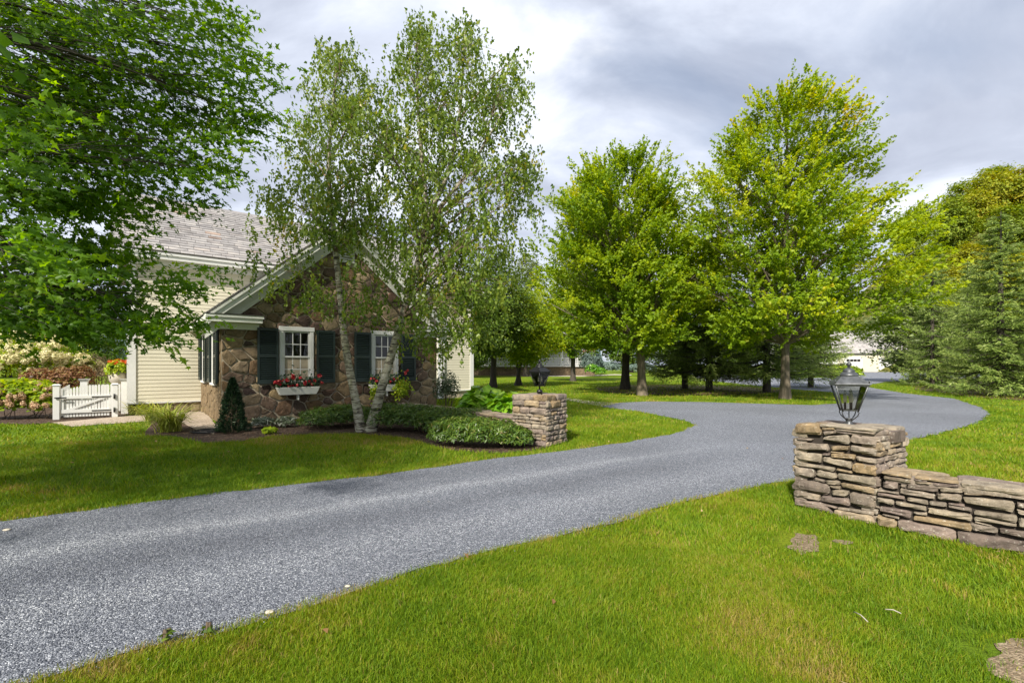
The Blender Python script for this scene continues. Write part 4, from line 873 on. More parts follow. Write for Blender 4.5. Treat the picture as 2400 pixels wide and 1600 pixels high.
# ------------------------------------------------------------------ lanterns
def lantern(loc, rz, m, label, scroll=True):
    e = empty('post_lantern', loc, rz); tag(e, label, 'lantern', 'lanterns on the stone pillars')
    R2 = math.sqrt(2)
    zb_, zg0, zg1 = 0.0, .165, .425
    def sq(prof, name, par=e, mm=m):
        mb = MB(); mb.lathe([(r * R2, z) for r, z in prof], n=4, rot=math.pi / 4, smooth=False); return mb.build(name, mm, par)
    sk = MB(); sk.lathe([(.0, 0), (.042, 0), (.042, .012), (.03, .02), (.03, .065), (.036, .07), (.0, .075)], n=14); sk.build('socket', m, e)
    if scroll:
        for k_ in range(4):
            a = k_ * math.pi / 2 + math.pi / 4; r = [(.028, .05), (.06, .075), (.092, .105), (.105, .135), (.095, .162), (.078, .172)]
            tb = MB(); tb.tube([(math.cos(a) * x, math.sin(a) * x, z) for x, z in r], .0055, 6); tb.build('scroll_arm', m, e)
        tb = MB(); tb.tube([(0, 0, .07), (0, 0, .17)], .005, 6); tb.build('gas_pipe', m, e)
    else:
        bl = MB(); bl.lathe([(0, .0), (.05, .01), (.062, .04), (.055, .075), (.03, .09), (.014, .1), (.014, .165), (0, .165)], n=14); bl.build('ball_base', m, e)
    sq([(.0, zg0 - .012), (.07, zg0 - .012), (.072, zg0), (.0, zg0 + .002)], 'bottom_tray')
    for k_ in range(4):
        a = k_ * math.pi / 2 + math.pi / 4; c, s_ = math.cos(a) * R2, math.sin(a) * R2
        tb = MB(); tb.tube([(c * .066, s_ * .066, zg0 - .02), (c * .139, s_ * .139, zg1)], .0085, 4); tb.build('corner_post', m, e)
        a0 = k_ * math.pi / 2; 
        def q(x, y, z): return (x * math.cos(a0) - y * math.sin(a0), x * math.sin(a0) + y * math.cos(a0), z)
        g = MB(); g.poly([q(.066, -.06, zg0), q(.066, .06, zg0), q(.138, .132, zg1), q(.138, -.132, zg1)]); g.build('glass_pane', M['lglass'], e)
    sq([(.0, zg1 - .004), (.138, zg1 - .004), (.15, zg1), (.156, zg1 + .018), (.148, zg1 + .03), (.0, zg1 + .031)], 'rim')
    rf = sq([(.148, zg1 + .0305), (.083, zg1 + .10), (.0, zg1 + .101)], 'roof')
    for k_ in range(4):
        a = k_ * math.pi / 2 + math.pi / 4; tb = MB(); tb.lathe([(0, zg1 + .03), (.008, zg1 + .03), (.006, zg1 + .045), (.01, zg1 + .055), (0, zg1 + .062)], c=(math.cos(a) * .147 * R2, math.sin(a) * .147 * R2, 0), n=8); tb.build('corner_knob', m, rf)
    dm = MB(); z = zg1 + .1; dm.lathe([(.083, z), (.087, z + .012), (.078, z + .028), (.058, z + .045), (.05, z + .05), (.055, z + .058), (.05, z + .066), (.046, z + .07), (.03, z + .085), (.018, z + .092)], n=20); dm.build('chimney_dome', m, e)
    fi = MB(); z += .09; fi.lathe([(.0, z), (.014, z + .004), (.011, z + .014), (.022, z + .026), (.026, z + .04), (.02, z + .054), (.01, z + .06), (.012, z + .068), (.0, z + .078)], n=14); fi.build('finial', m, e)
    for x, y, h in ((-.03, -.015, .0), (.03, -.02, .012), (.0, .035, .0)):
        cd = MB(); cd.lathe([(0, zg0), (.011, zg0), (.011, zg0 + .079 + h)], c=(x, y, 0), n=10); cd.build('candle_holder', M['iron'], e)
        cs = MB(); cs.lathe([(.017, zg0 + .08 + h), (.017, zg0 + .16 + h), (0, zg0 + .16 + h)], c=(x, y, 0), n=12); cs.build('candle', M['candle'], e)
        bu = MB(); bu.lathe([(.005, zg0 + .1605 + h), (.012, zg0 + .18 + h), (.008, zg0 + .2 + h), (0, zg0 + .215 + h)], c=(x, y, 0), n=10); bu.build('bulb', M['lglass'], e)
    return e
pcn = pc(.375, .375); lantern((pcn[0], pcn[1], PH + .003), math.atan2(pcn[1], pcn[0]) + math.radians(11), M['pewter'], 'weathered grey lantern with scrolled arms on the near stone pillar')
qcn = qc(.39, .39); lantern((qcn[0], qcn[1], QH + .003), math.radians(40), M['iron'], 'black lantern on a ball base on the far pillar across the driveway', False)

# ------------------------------------------------------------------ garden gate and picket fence
gL, gR = GP(133, 983), GP(270, 976.5); gd = gR - gL; GLn = np.linalg.norm(gd); gang = math.atan2(gd[1], gd[0])
gate = empty('garden_gate', (gL[0], gL[1], 0), gang); tag(gate, 'white picket garden gate with black strap hinges beside the house', 'gate')
def post(parent, x, y, w, h, name='post', flare=False):
    mb = MB(); mb.box(x - w, x + w, y - w, y + w, 0, h); p = mb.build(name, M['white'], parent, .006)
    cp = MB()
    if flare: cp.hexa([(x - w, y - w, h + .001), (x + w, y - w, h + .001), (x + w, y + w, h + .001), (x - w, y + w, h + .001), (x - w - .05, y - w - .05, h + .09), (x + w + .05, y - w - .05, h + .09), (x + w + .05, y + w + .05, h + .09), (x - w - .05, y + w + .05, h + .09)])
    else: cp.hexa([(x - w - .02, y - w - .02, h + .001), (x + w + .02, y - w - .02, h + .001), (x + w + .02, y + w + .02, h + .001), (x - w - .02, y + w + .02, h + .001), (x - w + .01, y - w + .01, h + .035), (x + w - .01, y - w + .01, h + .035), (x + w - .01, y + w - .01, h + .035), (x - w + .01, y + w - .01, h + .035)])
    cp.build('post_cap', M['white'], p)
post(gate, 0, 0, .07, .97); post(gate, GLn, 0, .07, .97)
npk = 15
for i in range(npk):
    x = .16 + (GLn - .32) * i / (npk - 1); t = i / (npk - 1); h = .80 + .14 * math.sin(min(1, t * 1.6) * math.pi / 2)
    mb = MB(); w = .026; z0 = .06; mb.poly([(x - w, -.01, z0), (x + w, -.01, z0), (x + w, -.01, h), (x, -.01, h + .04), (x - w, -.01, h)]); mb.poly([(x - w, .012, z0), (x - w, .012, h), (x, .012, h + .04), (x + w, .012, h), (x + w, .012, z0)])
    o5 = [(x - w, z0), (x + w, z0), (x + w, h), (x, h + .04), (x - w, h)]
    for j in range(5): a, b = o5[j], o5[(j + 1) % 5]; mb.poly([(a[0], -.01, a[1]), (a[0], .012, a[1]), (b[0], .012, b[1]), (b[0], -.01, b[1])])
    mb.build('picket', M['white'], gate)
for z0, z1 in ((.17, .27), (.58, .67)):
    mb = MB(); mb.box(.10, GLn - .10, -.045, -.0105, z0, z1); mb.build('rail', M['white'], gate, .004)
mb = MB(); mb.hexa([(.2, -.04, .275), (.36, -.04, .275), (.36, -.011, .275), (.2, -.011, .275), (GLn - .36, -.04, .575), (GLn - .2, -.04, .575), (GLn - .2, -.011, .575), (GLn - .36, -.011, .575)]); mb.build('brace', M['white'], gate)
for x0, x1 in ((.095, .15), (GLn - .15, GLn - .095)):
    mb = MB(); mb.box(x0, x1, -.04, -.0105, .275, .575); mb.build('stile', M['white'], gate)
for z in (.22, .62):
    mb = MB(); mb.box(GLn - .52, GLn - .03, -.056, -.0455, z - .014, z + .014); mb.tube([(GLn - .01, -.09, z - .07), (GLn - .01, -.09, z + .07)], .022, 8); mb.build('strap_hinge', M['iron'], gate)
mb = MB(); mb.box(-.03, .22, -.105, -.086, .60, .635); mb.tube([(.2, -.1, .58), (.23, -.1, .55), (.2, -.1, .52), (.17, -.1, .55), (.2, -.1, .58)], .006, 6); mb.build('latch', M['iron'], gate)
fence = empty('picket_fence', (gL[0], gL[1], 0), gang); tag(fence, 'white picket fence posts and pickets rising behind the garden gate', 'fence')
post(fence, .35, 1.5, .085, 1.02, flare=True); post(fence, GLn + .12, 1.0, .085, 1.02, flare=True)
for i in range(10):
    y = .25 + i * .12; mb = MB(); mb.hexa([(.02, y - .026, .06), (.04, y - .026, .06), (.04, y + .026, .06), (.02, y + .026, .06), (.02, y - .026, .85 + .01 * i), (.04, y - .026, .85 + .01 * i), (.04, y + .026, .85 + .01 * i), (.02, y + .026, .85 + .01 * i)]); mb.build('picket', M['white'], fence)
mb = MB(); mb.box(.041, .075, .1, 1.42, .6, .68); mb.build('rail', M['white'], fence)
for i in range(9):
    x = .5 + i * .1; mb = MB(); mb.box(x - .026, x + .026, 1.49, 1.51, .06, .93); mb.build('picket', M['white'], fence)
mb = MB(); mb.box(.44, GLn, 1.511, 1.545, .6, .68); mb.build('rail', M['white'], fence)
# garden hose: coil on the mulch
hp = GP(492, 1012); hose = MB(); pts = []
for i in range(140):
    a = i * .28; r = .30 + .08 * math.sin(i * .05) - .0004 * i; pts.append((hp[0] + r * math.cos(a) * 1.15, hp[1] + r * math.sin(a) * .8, .015 + .00035 * i + .006 * math.sin(i * .7)))
hose.tube(pts, .011, 6); tag(hose.build('garden_hose', M['hose']), 'black garden hose coiled on mulch beside the cone shrub', 'hose')

# ------------------------------------------------------------------ trees
def bez(a, b, c, n=8):
    t = np.linspace(0, 1, n)[:, None]; return (1 - t) ** 2 * a + 2 * t * (1 - t) * b + t * t * c
def resample(pts, n):
    pts = np.array(pts, float); d = np.r_[0, np.cumsum(np.linalg.norm(np.diff(pts, axis=0), axis=1))]; t = np.linspace(0, d[-1], n)
    # smooth (Catmull-like) by linear then box filter
    P = np.stack([np.interp(t, d, pts[:, k]) for k in range(3)], -1)
    for _ in range(2): P[1:-1] = (P[:-2] + 2 * P[1:-1] + P[2:]) / 4
    return P
def kmeans(X, K, rng, it=6):
    C = X[rng.choice(len(X), K, replace=False)]
    for _ in range(it):
        l = np.argmin(((X[:, None] - C[None]) ** 2).sum(-1), 1)
        for k in range(K):
            if (l == k).any(): C[k] = X[l == k].mean(0)
    return C, l
def tree(name, label, trunks, targets, K, rng, bark, leafm, leaf_fn, rise=.8, rl=.06, rb=.014, zmin=1.0, arch=.25, cat='tree', group=None, loc=(0, 0, 0), extra=None, branch_m=None):
    """trunks: [(polyline, r0, r1)]; targets: twig-cluster centres; limbs grouped by k-means"""
    root = empty(name, loc); tag(root, label, cat, group)
    tb = Tubes(); tbb = Tubes() if branch_m else tb; tp = []
    for pts, r0, r1 in trunks:
        P = resample(pts, 22); n = len(P); rr = np.linspace(1, 0, n) ** .9 * (r0 - r1) + r1
        rr[0] *= 1.45; rr[1] *= 1.15
        tb.add(P, rr, 10); tp.append(np.c_[P, rr])
    TP = np.concatenate(tp)
    C, lab = kmeans(targets, K, rng)
    bp = []
    for k in range(K):
        m = targets[lab == k]
        if not len(m): continue
        c = C[k]; hd = np.hypot(TP[:, 0] - c[0], TP[:, 1] - c[1]); want = np.maximum(zmin, c[2] - rise * hd)
        cost = np.abs(TP[:, 2] - want) + .35 * hd + (TP[:, 2] < zmin) * 9
        i = np.argmin(cost); a = TP[i, :3]; D = np.linalg.norm(c - a)
        mid = (a + c) / 2 + np.array([0, 0, arch * D]) + rng.normal(0, .06 * D, 3)
        L = bez(a, mid, c, 8); r = min(rl, TP[i, 3] * .7); tbb.add(L, np.linspace(r, min(r * .3, rb), 8), 6)
        for q in m:
            d = np.linalg.norm(L - q, axis=1); j = min(int(np.argmin(d)), 6); j = max(1, min(j, rng.integers(3, 8)))
            s = L[j]; dd = np.linalg.norm(q - s); Bz = bez(s, (s + q) / 2 + np.array([0, 0, arch * .6 * dd]) + rng.normal(0, .08 * dd, 3), q, 5)
            tbb.add(Bz, np.linspace(rb, rb * .25, 5), 4); bp.append(Bz)
    tb.build('trunk', bark, root)
    if branch_m: tbb.build('branches', branch_m, root)
    V, F, tint = leaf_fn(targets, bp, rng)
    npobj('crown', V, F, leafm, root, tint)
    if extra: extra(root)
    return root
def spray_leaves(nper, sig, size, tmpl, tint_fn, up=1.0, along=.35, flat=.35, outw=.75, plume=0.0):
    def fn(targets, bp, rng):
        n = len(targets) * nper; idx = np.repeat(np.arange(len(targets)), nper)
        pos = targets[idx] + rng.normal(0, 1, (n, 3)) * (sig, sig, sig * flat)
        if plume:
            c0 = targets.mean(0); od = targets - (c0[0], c0[1], targets[:, 2].min() - .15 * np.ptp(targets[:, 2])); od[:, 2] *= .8; od = unit(unit(od) + (0, 0, .25) + rng.normal(0, .22, od.shape))
            pos = targets[idx] + od[idx] * (rng.normal(0, plume, n))[:, None] + rng.normal(0, 1, (n, 3)) * (sig, sig, sig * flat)
        if along and bp:
            B = np.stack(bp); m = rng.random(n) < along; ii = idx[m] % len(B); t = rng.uniform(.35, 1, m.sum()) * 3.99; a = t.astype(int); f = (t - a)[:, None]
            pos[m] = B[ii, a] * (1 - f) + B[ii, a + 1] * f + rng.normal(0, sig * .45, (m.sum(), 3)) * (1, 1, .6)
        cx_ = targets.mean(0); ov_ = pos - (cx_[0], cx_[1], targets[:, 2].min() + .35 * np.ptp(targets[:, 2])); nr = rng.normal(0, .5, (n, 3)) + np.array([0, 0, up]) * .75 + outw * unit(ov_); T, B_, N_ = frames(nr, rng)
        V, F = scatter(*tmpl, pos, T, B_, N_, size * rng.uniform(.65, 1.2, n))
        ct = tint_fn(targets, rng); ti = np.clip(ct[idx] + rng.normal(0, .07, n), 0, 1); k = len(tmpl[1])
        return V, F, np.repeat(ti, k)
    return fn
def shoot_leaves(ns, npl, L, rad, size, tmpl, tint_fn, horiz=.8, upw=.55, spread=.22, droop=0., dirn=None, noise=.35):
    """leafy shoots: each target carries ns shoots, leaves set along them, shoots pointing out and up"""
    def fn(targets, bp, rng):
        c0 = targets.mean(0); zr = (targets[:, 2] - targets[:, 2].min()) / max(.1, np.ptp(targets[:, 2]))
        od = (targets - c0) * (1, 1, 0); od = unit(od) * horiz; od[:, 2] = upw * (.35 + .9 * zr)
        if dirn is not None: od = np.tile(np.array(dirn, float), (len(targets), 1))
        si = np.repeat(np.arange(len(targets)), ns); m = len(si)
        so = targets[si] + np.clip(rng.normal(0, spread, (m, 3)), -1.6 * spread, 1.6 * spread) * (1, 1, .7); sd = unit(od[si] + rng.normal(0, noise, (m, 3))); sl = L * rng.uniform(.6, 1.15, m)
        li = np.repeat(np.arange(m), npl); n = len(li); t = rng.random(n); rr_ = rad * np.sqrt(rng.random(n)) * (1 - .55 * t); rv = unit(rng.normal(size=(n, 3)))
        pos = so[li] + sd[li] * (sl[li] * t)[:, None] + rv * rr_[:, None] - np.array([0, 0, 1]) * (droop * sl[li] * t * t)[:, None]
        T = unit(sd[li] + rng.normal(0, .55, (n, 3)) - np.array([0, 0, .25])); nr = rng.normal(0, .45, (n, 3)) + (0, 0, .7) + unit((pos - c0) * (1, 1, .4)) * .65
        N_ = unit(nr - T * (nr * T).sum(-1, keepdims=True)); B = np.cross(N_, T)
        V, F = scatter(*tmpl, pos, T, B, N_, size * rng.uniform(.65, 1.2, n)); ct = tint_fn(targets, rng); st = rng.normal(0, .07, m)
        return V, F, np.repeat(np.clip(ct[si[li]] + st[li] + .10 * (t - .5) + rng.normal(0, .05, n), 0, 1), len(tmpl[1]))
    return fn
def profile_targets(n, base, prof, rng, fill=.38, ax=1.0, ang=None):
    """prof: [(z, r)]; points biased to the surface of the crown of revolution"""
    z = np.array([p[0] for p in prof]); r = np.array([p[1] for p in prof]); zz_ = np.linspace(z[0], z[-1], 400); rr = np.interp(zz_, z, r); w = rr ** 1.3 + .02
    Z = rng.choice(zz_, n, p=w / w.sum()) + rng.uniform(-.1, .1, n); R = np.interp(Z, z, r); th = rng.uniform(0, 2 * np.pi, n)
    lump = .84 + .24 * np.sin(th * 3 + Z * 1.1 + base[0]) * np.sin(Z * 1.9 + th) + .1 * np.sin(th * 7 + Z * 3)
    rad = R * rng.random(n) ** fill * lump
    return np.stack([base[0] + rad * np.cos(th) * ax, base[1] + rad * np.sin(th), base[2] + Z], -1)

# --- the near maple hanging in from the left
rm = np.random.default_rng(101)
env = []   # (u, v, ru, rv, depth, n) ellipses of foliage as seen from the drive
BOUGHS = [(-100, -60, 470, -25), (-100, 0, 555, 25), (0, 45, 575, 62), (-50, 85, 520, 105), (0, 110, 630, 122), (0, 150, 545, 165), (-60, 190, 605, 205), (0, 225, 630, 255), (-40, 260, 540, 285), (-30, 285, 625, 300), (-60, 310, 555, 335), (-20, 345, 560, 378), (-80, 385, 490, 405), (-50, 420, 380, 440), (0, 450, 480, 466), (-60, 490, 320, 500), (-100, 520, 280, 555), (0, 560, 340, 588), (-60, 600, 290, 625), (-20, 628, 490, 645), (-40, 660, 430, 690), (-80, 690, 290, 715), (-20, 715, 310, 745), (0, 730, 475, 748), (-60, 715, 385, 785), (-30, 725, 235, 765), (-80, 700, 140, 735), (-80, 40, 260, 60), (-80, 130, 260, 150), (-80, 220, 300, 240), (-80, 300, 260, 330), (-80, 420, 240, 450), (-80, 560, 200, 580), (-80, 650, 210, 680)]
for k, (u0, v0, u1, v1) in enumerate(BOUGHS):
    dp0 = rm.uniform(4.9, 5.7); dp1 = dp0 + rm.uniform(.3, 1.0); nn = max(6, int(math.hypot(u1 - u0, v1 - v0) / 23))
    for j in range(nn):
        t = (j + rm.random()) / nn; w = 1.0 - .75 * t ** 2
        env.append(P3(u0 + (u1 - u0) * t - 8 + rm.normal(0, 10), v0 + (v1 - v0) * t + 26 * math.sin(t * 3.1) * (1 if k % 3 else -.5) + rm.normal(0, 15) * w, dp0 + (dp1 - dp0) * t + rm.normal(0, .32) * w))
for e in [(40, 300, 90, 180, 4.0, 9), (50, 560, 80, 60, 3.7, 6)]:
    u, v, ru, rv, dp, n = e
    for _ in range(n):
        a = rm.uniform(0, 2 * np.pi); r = math.sqrt(rm.random()); env.append(P3(u + ru * r * math.cos(a), v + rv * r * math.sin(a), dp + rm.normal(0, .4)))
vis = np.array(env)
# the rest of the crown: behind, above and left of the frame
oth = profile_targets(330, np.array([-8.2, 3.4, 0.0]), [(2.4, 2.5), (3.5, 4.2), (6, 5.2), (9, 4.6), (11.5, 2.6), (13, .5)], rm, .5)
uo = CXP + FPX * oth[:, 0] / np.maximum(oth[:, 1], .3); vo = HVP - FPX * (oth[:, 2] - EYE) / np.maximum(oth[:, 1], .3)
keep = ~((oth[:, 1] > .2) & (uo > -60) & (vo > -60)); oth = oth[keep]
def near_leaves(t, bp, rng):
    nv = len(vis); a = shoot_leaves(5, 9, .46, .075, .08, LEAF_M, near_tint, spread=.11, droop=.2, dirn=(.85, .2, .02), noise=.36)(t[:nv], bp[:0], rng); b = spray_leaves(46, .36, .17, LEAF_Q, near_tint, 1.0, .0, .38, .25)(t[nv:], [], rng)
    Fb = np.concatenate([b[1][:, [0, 1, 2]], b[1][:, [0, 2, 3]]]) + len(a[0]); return np.concatenate([a[0], b[0]]), np.concatenate([a[1], Fb]), np.concatenate([a[2], b[2], b[2]])
def near_tint(t, rng): return np.clip(rng.normal(.38, .22, len(t)), 0, 1)
tree('maple_tree', 'large dark green maple overhanging the lawn from the left edge', [([(-8.2, 3.4, 0), (-8.1, 3.5, 2.2), (-8.2, 3.6, 5), (-8.0, 3.5, 8), (-8.1, 3.4, 12)], .27, .03)], np.concatenate([vis, oth]), 40, rm, M['bark_dark'], M['leaf_near'],
     near_leaves, rise=.12, rl=.04, rb=.006, zmin=1.9, arch=.12)

# --- the two-stemmed birch on the lawn
rb_ = np.random.default_rng(202)
bY = 10.9
tr1 = [P3(848, 1012, 10.88), P3(838, 960, 10.9), P3(822, 880, 10.93), P3(806, 800, 11.0), P3(797, 690, 11.05), P3(784, 560, 11.05), P3(766, 430, 11.0), P3(775, 300, 11.0), P3(792, 130, 11.0)]
tr2 = [P3(868, 1012, 10.9), P3(880, 960, 10.9), P3(905, 870, 10.85), P3(930, 790, 10.8), P3(955, 700, 10.75), P3(984, 610, 10.7), P3(1003, 510, 10.7), P3(990, 380, 10.8), P3(975, 200, 10.9), P3(985, 60, 10.9)]
tr3 = [P3(1003, 510, 10.7), P3(1055, 400, 10.7), P3(1080, 250, 10.8), P3(1090, 70, 10.8)]
tr4 = [P3(1003, 520, 10.7), P3(1100, 400, 10.6), P3(1180, 260, 10.5)]
tr1[0][2] = tr2[0][2] = -.02
bt = []
for u, v, ru, rv, n in [(795, 200, 70, 90, 30), (790, 130, 28, 30, 8), (760, 330, 90, 90, 40), (700, 470, 95, 70, 26), (790, 480, 90, 90, 34), (660, 560, 70, 60, 14), (850, 300, 70, 110, 34), (975, 130, 62, 75, 30), (985, 70, 22, 35, 9), (1085, 130, 45, 80, 22), (1092, 70, 18, 26, 6), (960, 290, 120, 110, 70), (1090, 280, 100, 110, 52), (1190, 260, 45, 95, 22), (1195, 180, 26, 50, 8), (920, 450, 130, 100, 60), (1080, 450, 140, 110, 66), (1215, 440, 48, 80, 22), (1230, 380, 25, 25, 5), (1000, 600, 150, 90, 52), (1140, 600, 90, 100, 40), (860, 600, 110, 70, 30), (730, 640, 90, 70, 22), (640, 640, 55, 45, 9), (1050, 720, 110, 70, 34), (1120, 730, 60, 80, 26), (1080, 640, 120, 110, 30), (780, 700, 130, 35, 22), (930, 700, 90, 60, 22), (1000, 790, 60, 40, 12), (680, 700, 60, 30, 8)]:
    for _ in range(int(n * (1.6 if v < 560 else (.42 if u < 950 else .95)))):
        a = rb_.uniform(0, 2 * np.pi); r = math.sqrt(rb_.random()); bt.append(P3(u + ru * r * math.cos(a), v + rv * r * math.sin(a), bY + rb_.normal(0, .85)))
bt = np.array(bt)
def birch_leaves(targets, bp, rng):
    # hanging strands under each target
    pos = []; ti = []; dirs = []
    for t in targets:
        ns = rng.integers(6, 9); c0 = np.clip(rng.normal(.5, .17), 0, 1)
        for _ in range(ns):
            o = t + rng.normal(0, .17, 3) * (1, 1, .7); L = rng.uniform(.10, .42) if t[2] < 5.5 else rng.uniform(.06, .26); k = int(L / .035) + 2
            z = np.linspace(0, 1, k); p = o + np.c_[rng.normal(0, .10) * z ** 2, rng.normal(0, .10) * z ** 2, -L * z] + rng.normal(0, .022, (k, 3)); pos.append(p)
            ti.append(np.clip(c0 + rng.normal(0, .13, k), 0, 1)); dirs.append(np.tile([rng.normal(0, .4), rng.normal(0, .4), -1.0], (k, 1)))
    pos = np.concatenate(pos); ti = np.concatenate(ti); n = len(pos)
    T = unit(np.concatenate(dirs) + rng.normal(0, .45, (n, 3))); nr = rng.normal(0, 1, (n, 3)) + (0, 0, .35); N_ = unit(nr - T * (nr * T).sum(-1, keepdims=True)); B = np.cross(N_, T)
    V, F = scatter(*LEAF_B, pos, T, B, N_, rng.uniform(.058, .09, n)); return V, F, ti
tree('birch_tree', 'two-stemmed white birch with drooping leaves in front of the stone gable', [(tr1, .10, .015), (tr2, .112, .016), (tr3, .06, .012), (tr4, .05, .012)], bt, 60, rb_, M['birch_bark'], M['leaf_birch'], birch_leaves, rise=.75, rl=.03, rb=.006, zmin=2.6, arch=.18, branch_m=M['birch_twig'])

# --- maples on the island lawn
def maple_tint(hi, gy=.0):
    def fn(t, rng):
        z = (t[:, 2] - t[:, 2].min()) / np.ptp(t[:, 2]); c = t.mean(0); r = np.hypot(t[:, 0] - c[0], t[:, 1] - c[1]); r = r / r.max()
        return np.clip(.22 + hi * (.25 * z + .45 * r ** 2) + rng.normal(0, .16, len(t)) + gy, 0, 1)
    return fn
def std_trunk(b, h, lean=(0, 0), r0=.2, r1=.03): return [([(b[0], b[1], -.02), (b[0] + lean[0] * .2, b[1] + lean[1] * .2, h * .2), (b[0] + lean[0] * .6, b[1] + lean[1] * .6, h * .55), (b[0] + lean[0], b[1] + lean[1], h * .93)], r0, r1)]
r3 = np.random.default_rng(303)
b3 = GP(1840, 934); pr3 = [(2.5, 2.0), (3.1, 4.3), (4.5, 4.9), (6.2, 4.9), (8.0, 4.5), (10, 3.8), (11.6, 3.1), (12.9, 2.3), (13.6, 1.2)]
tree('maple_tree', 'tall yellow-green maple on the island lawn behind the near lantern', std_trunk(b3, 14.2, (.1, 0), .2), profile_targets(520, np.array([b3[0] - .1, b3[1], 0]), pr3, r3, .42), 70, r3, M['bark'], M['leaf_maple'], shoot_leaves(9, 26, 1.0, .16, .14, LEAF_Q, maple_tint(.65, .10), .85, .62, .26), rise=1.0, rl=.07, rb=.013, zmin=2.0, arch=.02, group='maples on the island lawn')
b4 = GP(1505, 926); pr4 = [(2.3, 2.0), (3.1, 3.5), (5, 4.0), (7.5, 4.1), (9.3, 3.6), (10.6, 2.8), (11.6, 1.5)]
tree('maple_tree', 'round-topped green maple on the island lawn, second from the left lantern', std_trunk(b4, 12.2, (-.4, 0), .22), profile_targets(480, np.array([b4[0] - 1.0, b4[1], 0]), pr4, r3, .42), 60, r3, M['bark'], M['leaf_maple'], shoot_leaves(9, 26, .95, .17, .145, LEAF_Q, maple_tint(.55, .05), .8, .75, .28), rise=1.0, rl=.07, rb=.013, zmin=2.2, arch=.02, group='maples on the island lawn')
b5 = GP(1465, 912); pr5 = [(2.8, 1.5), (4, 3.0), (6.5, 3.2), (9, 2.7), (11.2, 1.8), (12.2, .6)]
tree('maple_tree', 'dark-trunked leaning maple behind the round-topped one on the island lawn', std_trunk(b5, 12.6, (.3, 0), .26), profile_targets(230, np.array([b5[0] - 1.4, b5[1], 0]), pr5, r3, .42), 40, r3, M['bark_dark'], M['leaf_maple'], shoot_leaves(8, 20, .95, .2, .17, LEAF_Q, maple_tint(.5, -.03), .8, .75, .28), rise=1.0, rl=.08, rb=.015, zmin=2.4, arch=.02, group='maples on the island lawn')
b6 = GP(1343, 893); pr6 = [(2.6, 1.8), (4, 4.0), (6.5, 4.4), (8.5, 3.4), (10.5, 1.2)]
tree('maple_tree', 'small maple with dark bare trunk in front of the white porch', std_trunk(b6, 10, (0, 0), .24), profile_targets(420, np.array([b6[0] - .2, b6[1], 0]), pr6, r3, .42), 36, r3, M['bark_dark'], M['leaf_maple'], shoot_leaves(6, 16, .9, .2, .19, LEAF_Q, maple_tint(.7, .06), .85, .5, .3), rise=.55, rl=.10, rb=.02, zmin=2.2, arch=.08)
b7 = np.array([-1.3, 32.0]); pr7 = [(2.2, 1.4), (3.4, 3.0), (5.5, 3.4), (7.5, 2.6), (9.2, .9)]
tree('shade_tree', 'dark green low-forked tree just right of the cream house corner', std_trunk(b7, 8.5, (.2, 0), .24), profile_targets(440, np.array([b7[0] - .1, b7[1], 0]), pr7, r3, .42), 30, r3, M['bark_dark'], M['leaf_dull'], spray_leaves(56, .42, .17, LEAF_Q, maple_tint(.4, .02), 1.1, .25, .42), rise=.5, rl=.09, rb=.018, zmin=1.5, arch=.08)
b8 = np.array([.35, 35.0]); pr8 = [(1.6, 1.0), (2.6, 2.8), (4.5, 3.2), (6, 2.2), (7.0, .8)]
tree('crabapple_tree', 'yellowing crabapple with leaning stems behind the far lantern', std_trunk(b8, 6, (1.0, 0), .16) + std_trunk(b8 + .3, 5.5, (-.9, .2), .13), profile_targets(340, np.array([b8[0] + .6, b8[1], 0]), pr8, r3, .42), 26, r3, M['bark_dark'], M['leaf_maple'], spray_leaves(52, .42, .17, LEAF_Q, maple_tint(.7, .17), 1.0, .25, .5), rise=.5, rl=.07, rb=.015, zmin=1.0, arch=.1)

# --- generic background broadleaf trees: few mesh variants, copied one by one
def copy_tree(root, loc, rz, sc_, label, mat_=None, group=None):
    r = root.copy(); COL.objects.link(r); r.location = loc; r.rotation_euler = (0, 0, rz); r.scale = (sc_[0], sc_[0], sc_[1]); r['label'] = label
    if group: r['group'] = group
    for ch in root.children: c = ch.copy(); COL.objects.link(c); c.parent = r
    return r
rg = np.random.default_rng(404)
def generic(name, label, prof, nt, K, leafm, size, sig, per, tint, group, rnd, z=0):
    return tree(name, label, std_trunk((0, 0), prof[-1][0] * .95, (.2, .1), .28, .04), profile_targets(nt, np.zeros(3), prof, rnd, .4), K, rnd, M['bark_dark'], leafm, spray_leaves(per, sig, size, LEAF_Q, tint, 1.0, .2, .55), rise=.8, rl=.1, rb=.03, zmin=1.5, arch=.05, group=group)
def flat_tint(m, s=.16): return lambda t, rng: np.clip(rng.normal(m, s, len(t)), 0, 1)
BG = 'trees far behind the island lawn'
gA = generic('broadleaf_tree', 'x', [(1.2, 2.0), (3, 4.6), (6, 5.2), (9, 4.2), (11, 2.4), (12.5, .6)], 330, 26, M['leaf_dull'], .34, .55, 42, flat_tint(.4), BG, rg)
gB = generic('broadleaf_tree', 'x', [(1.5, 1.6), (4, 3.6), (8, 3.8), (12, 2.8), (15.5, .6)], 330, 26, M['leaf_pale'], .32, .55, 42, flat_tint(.45), BG, rg)
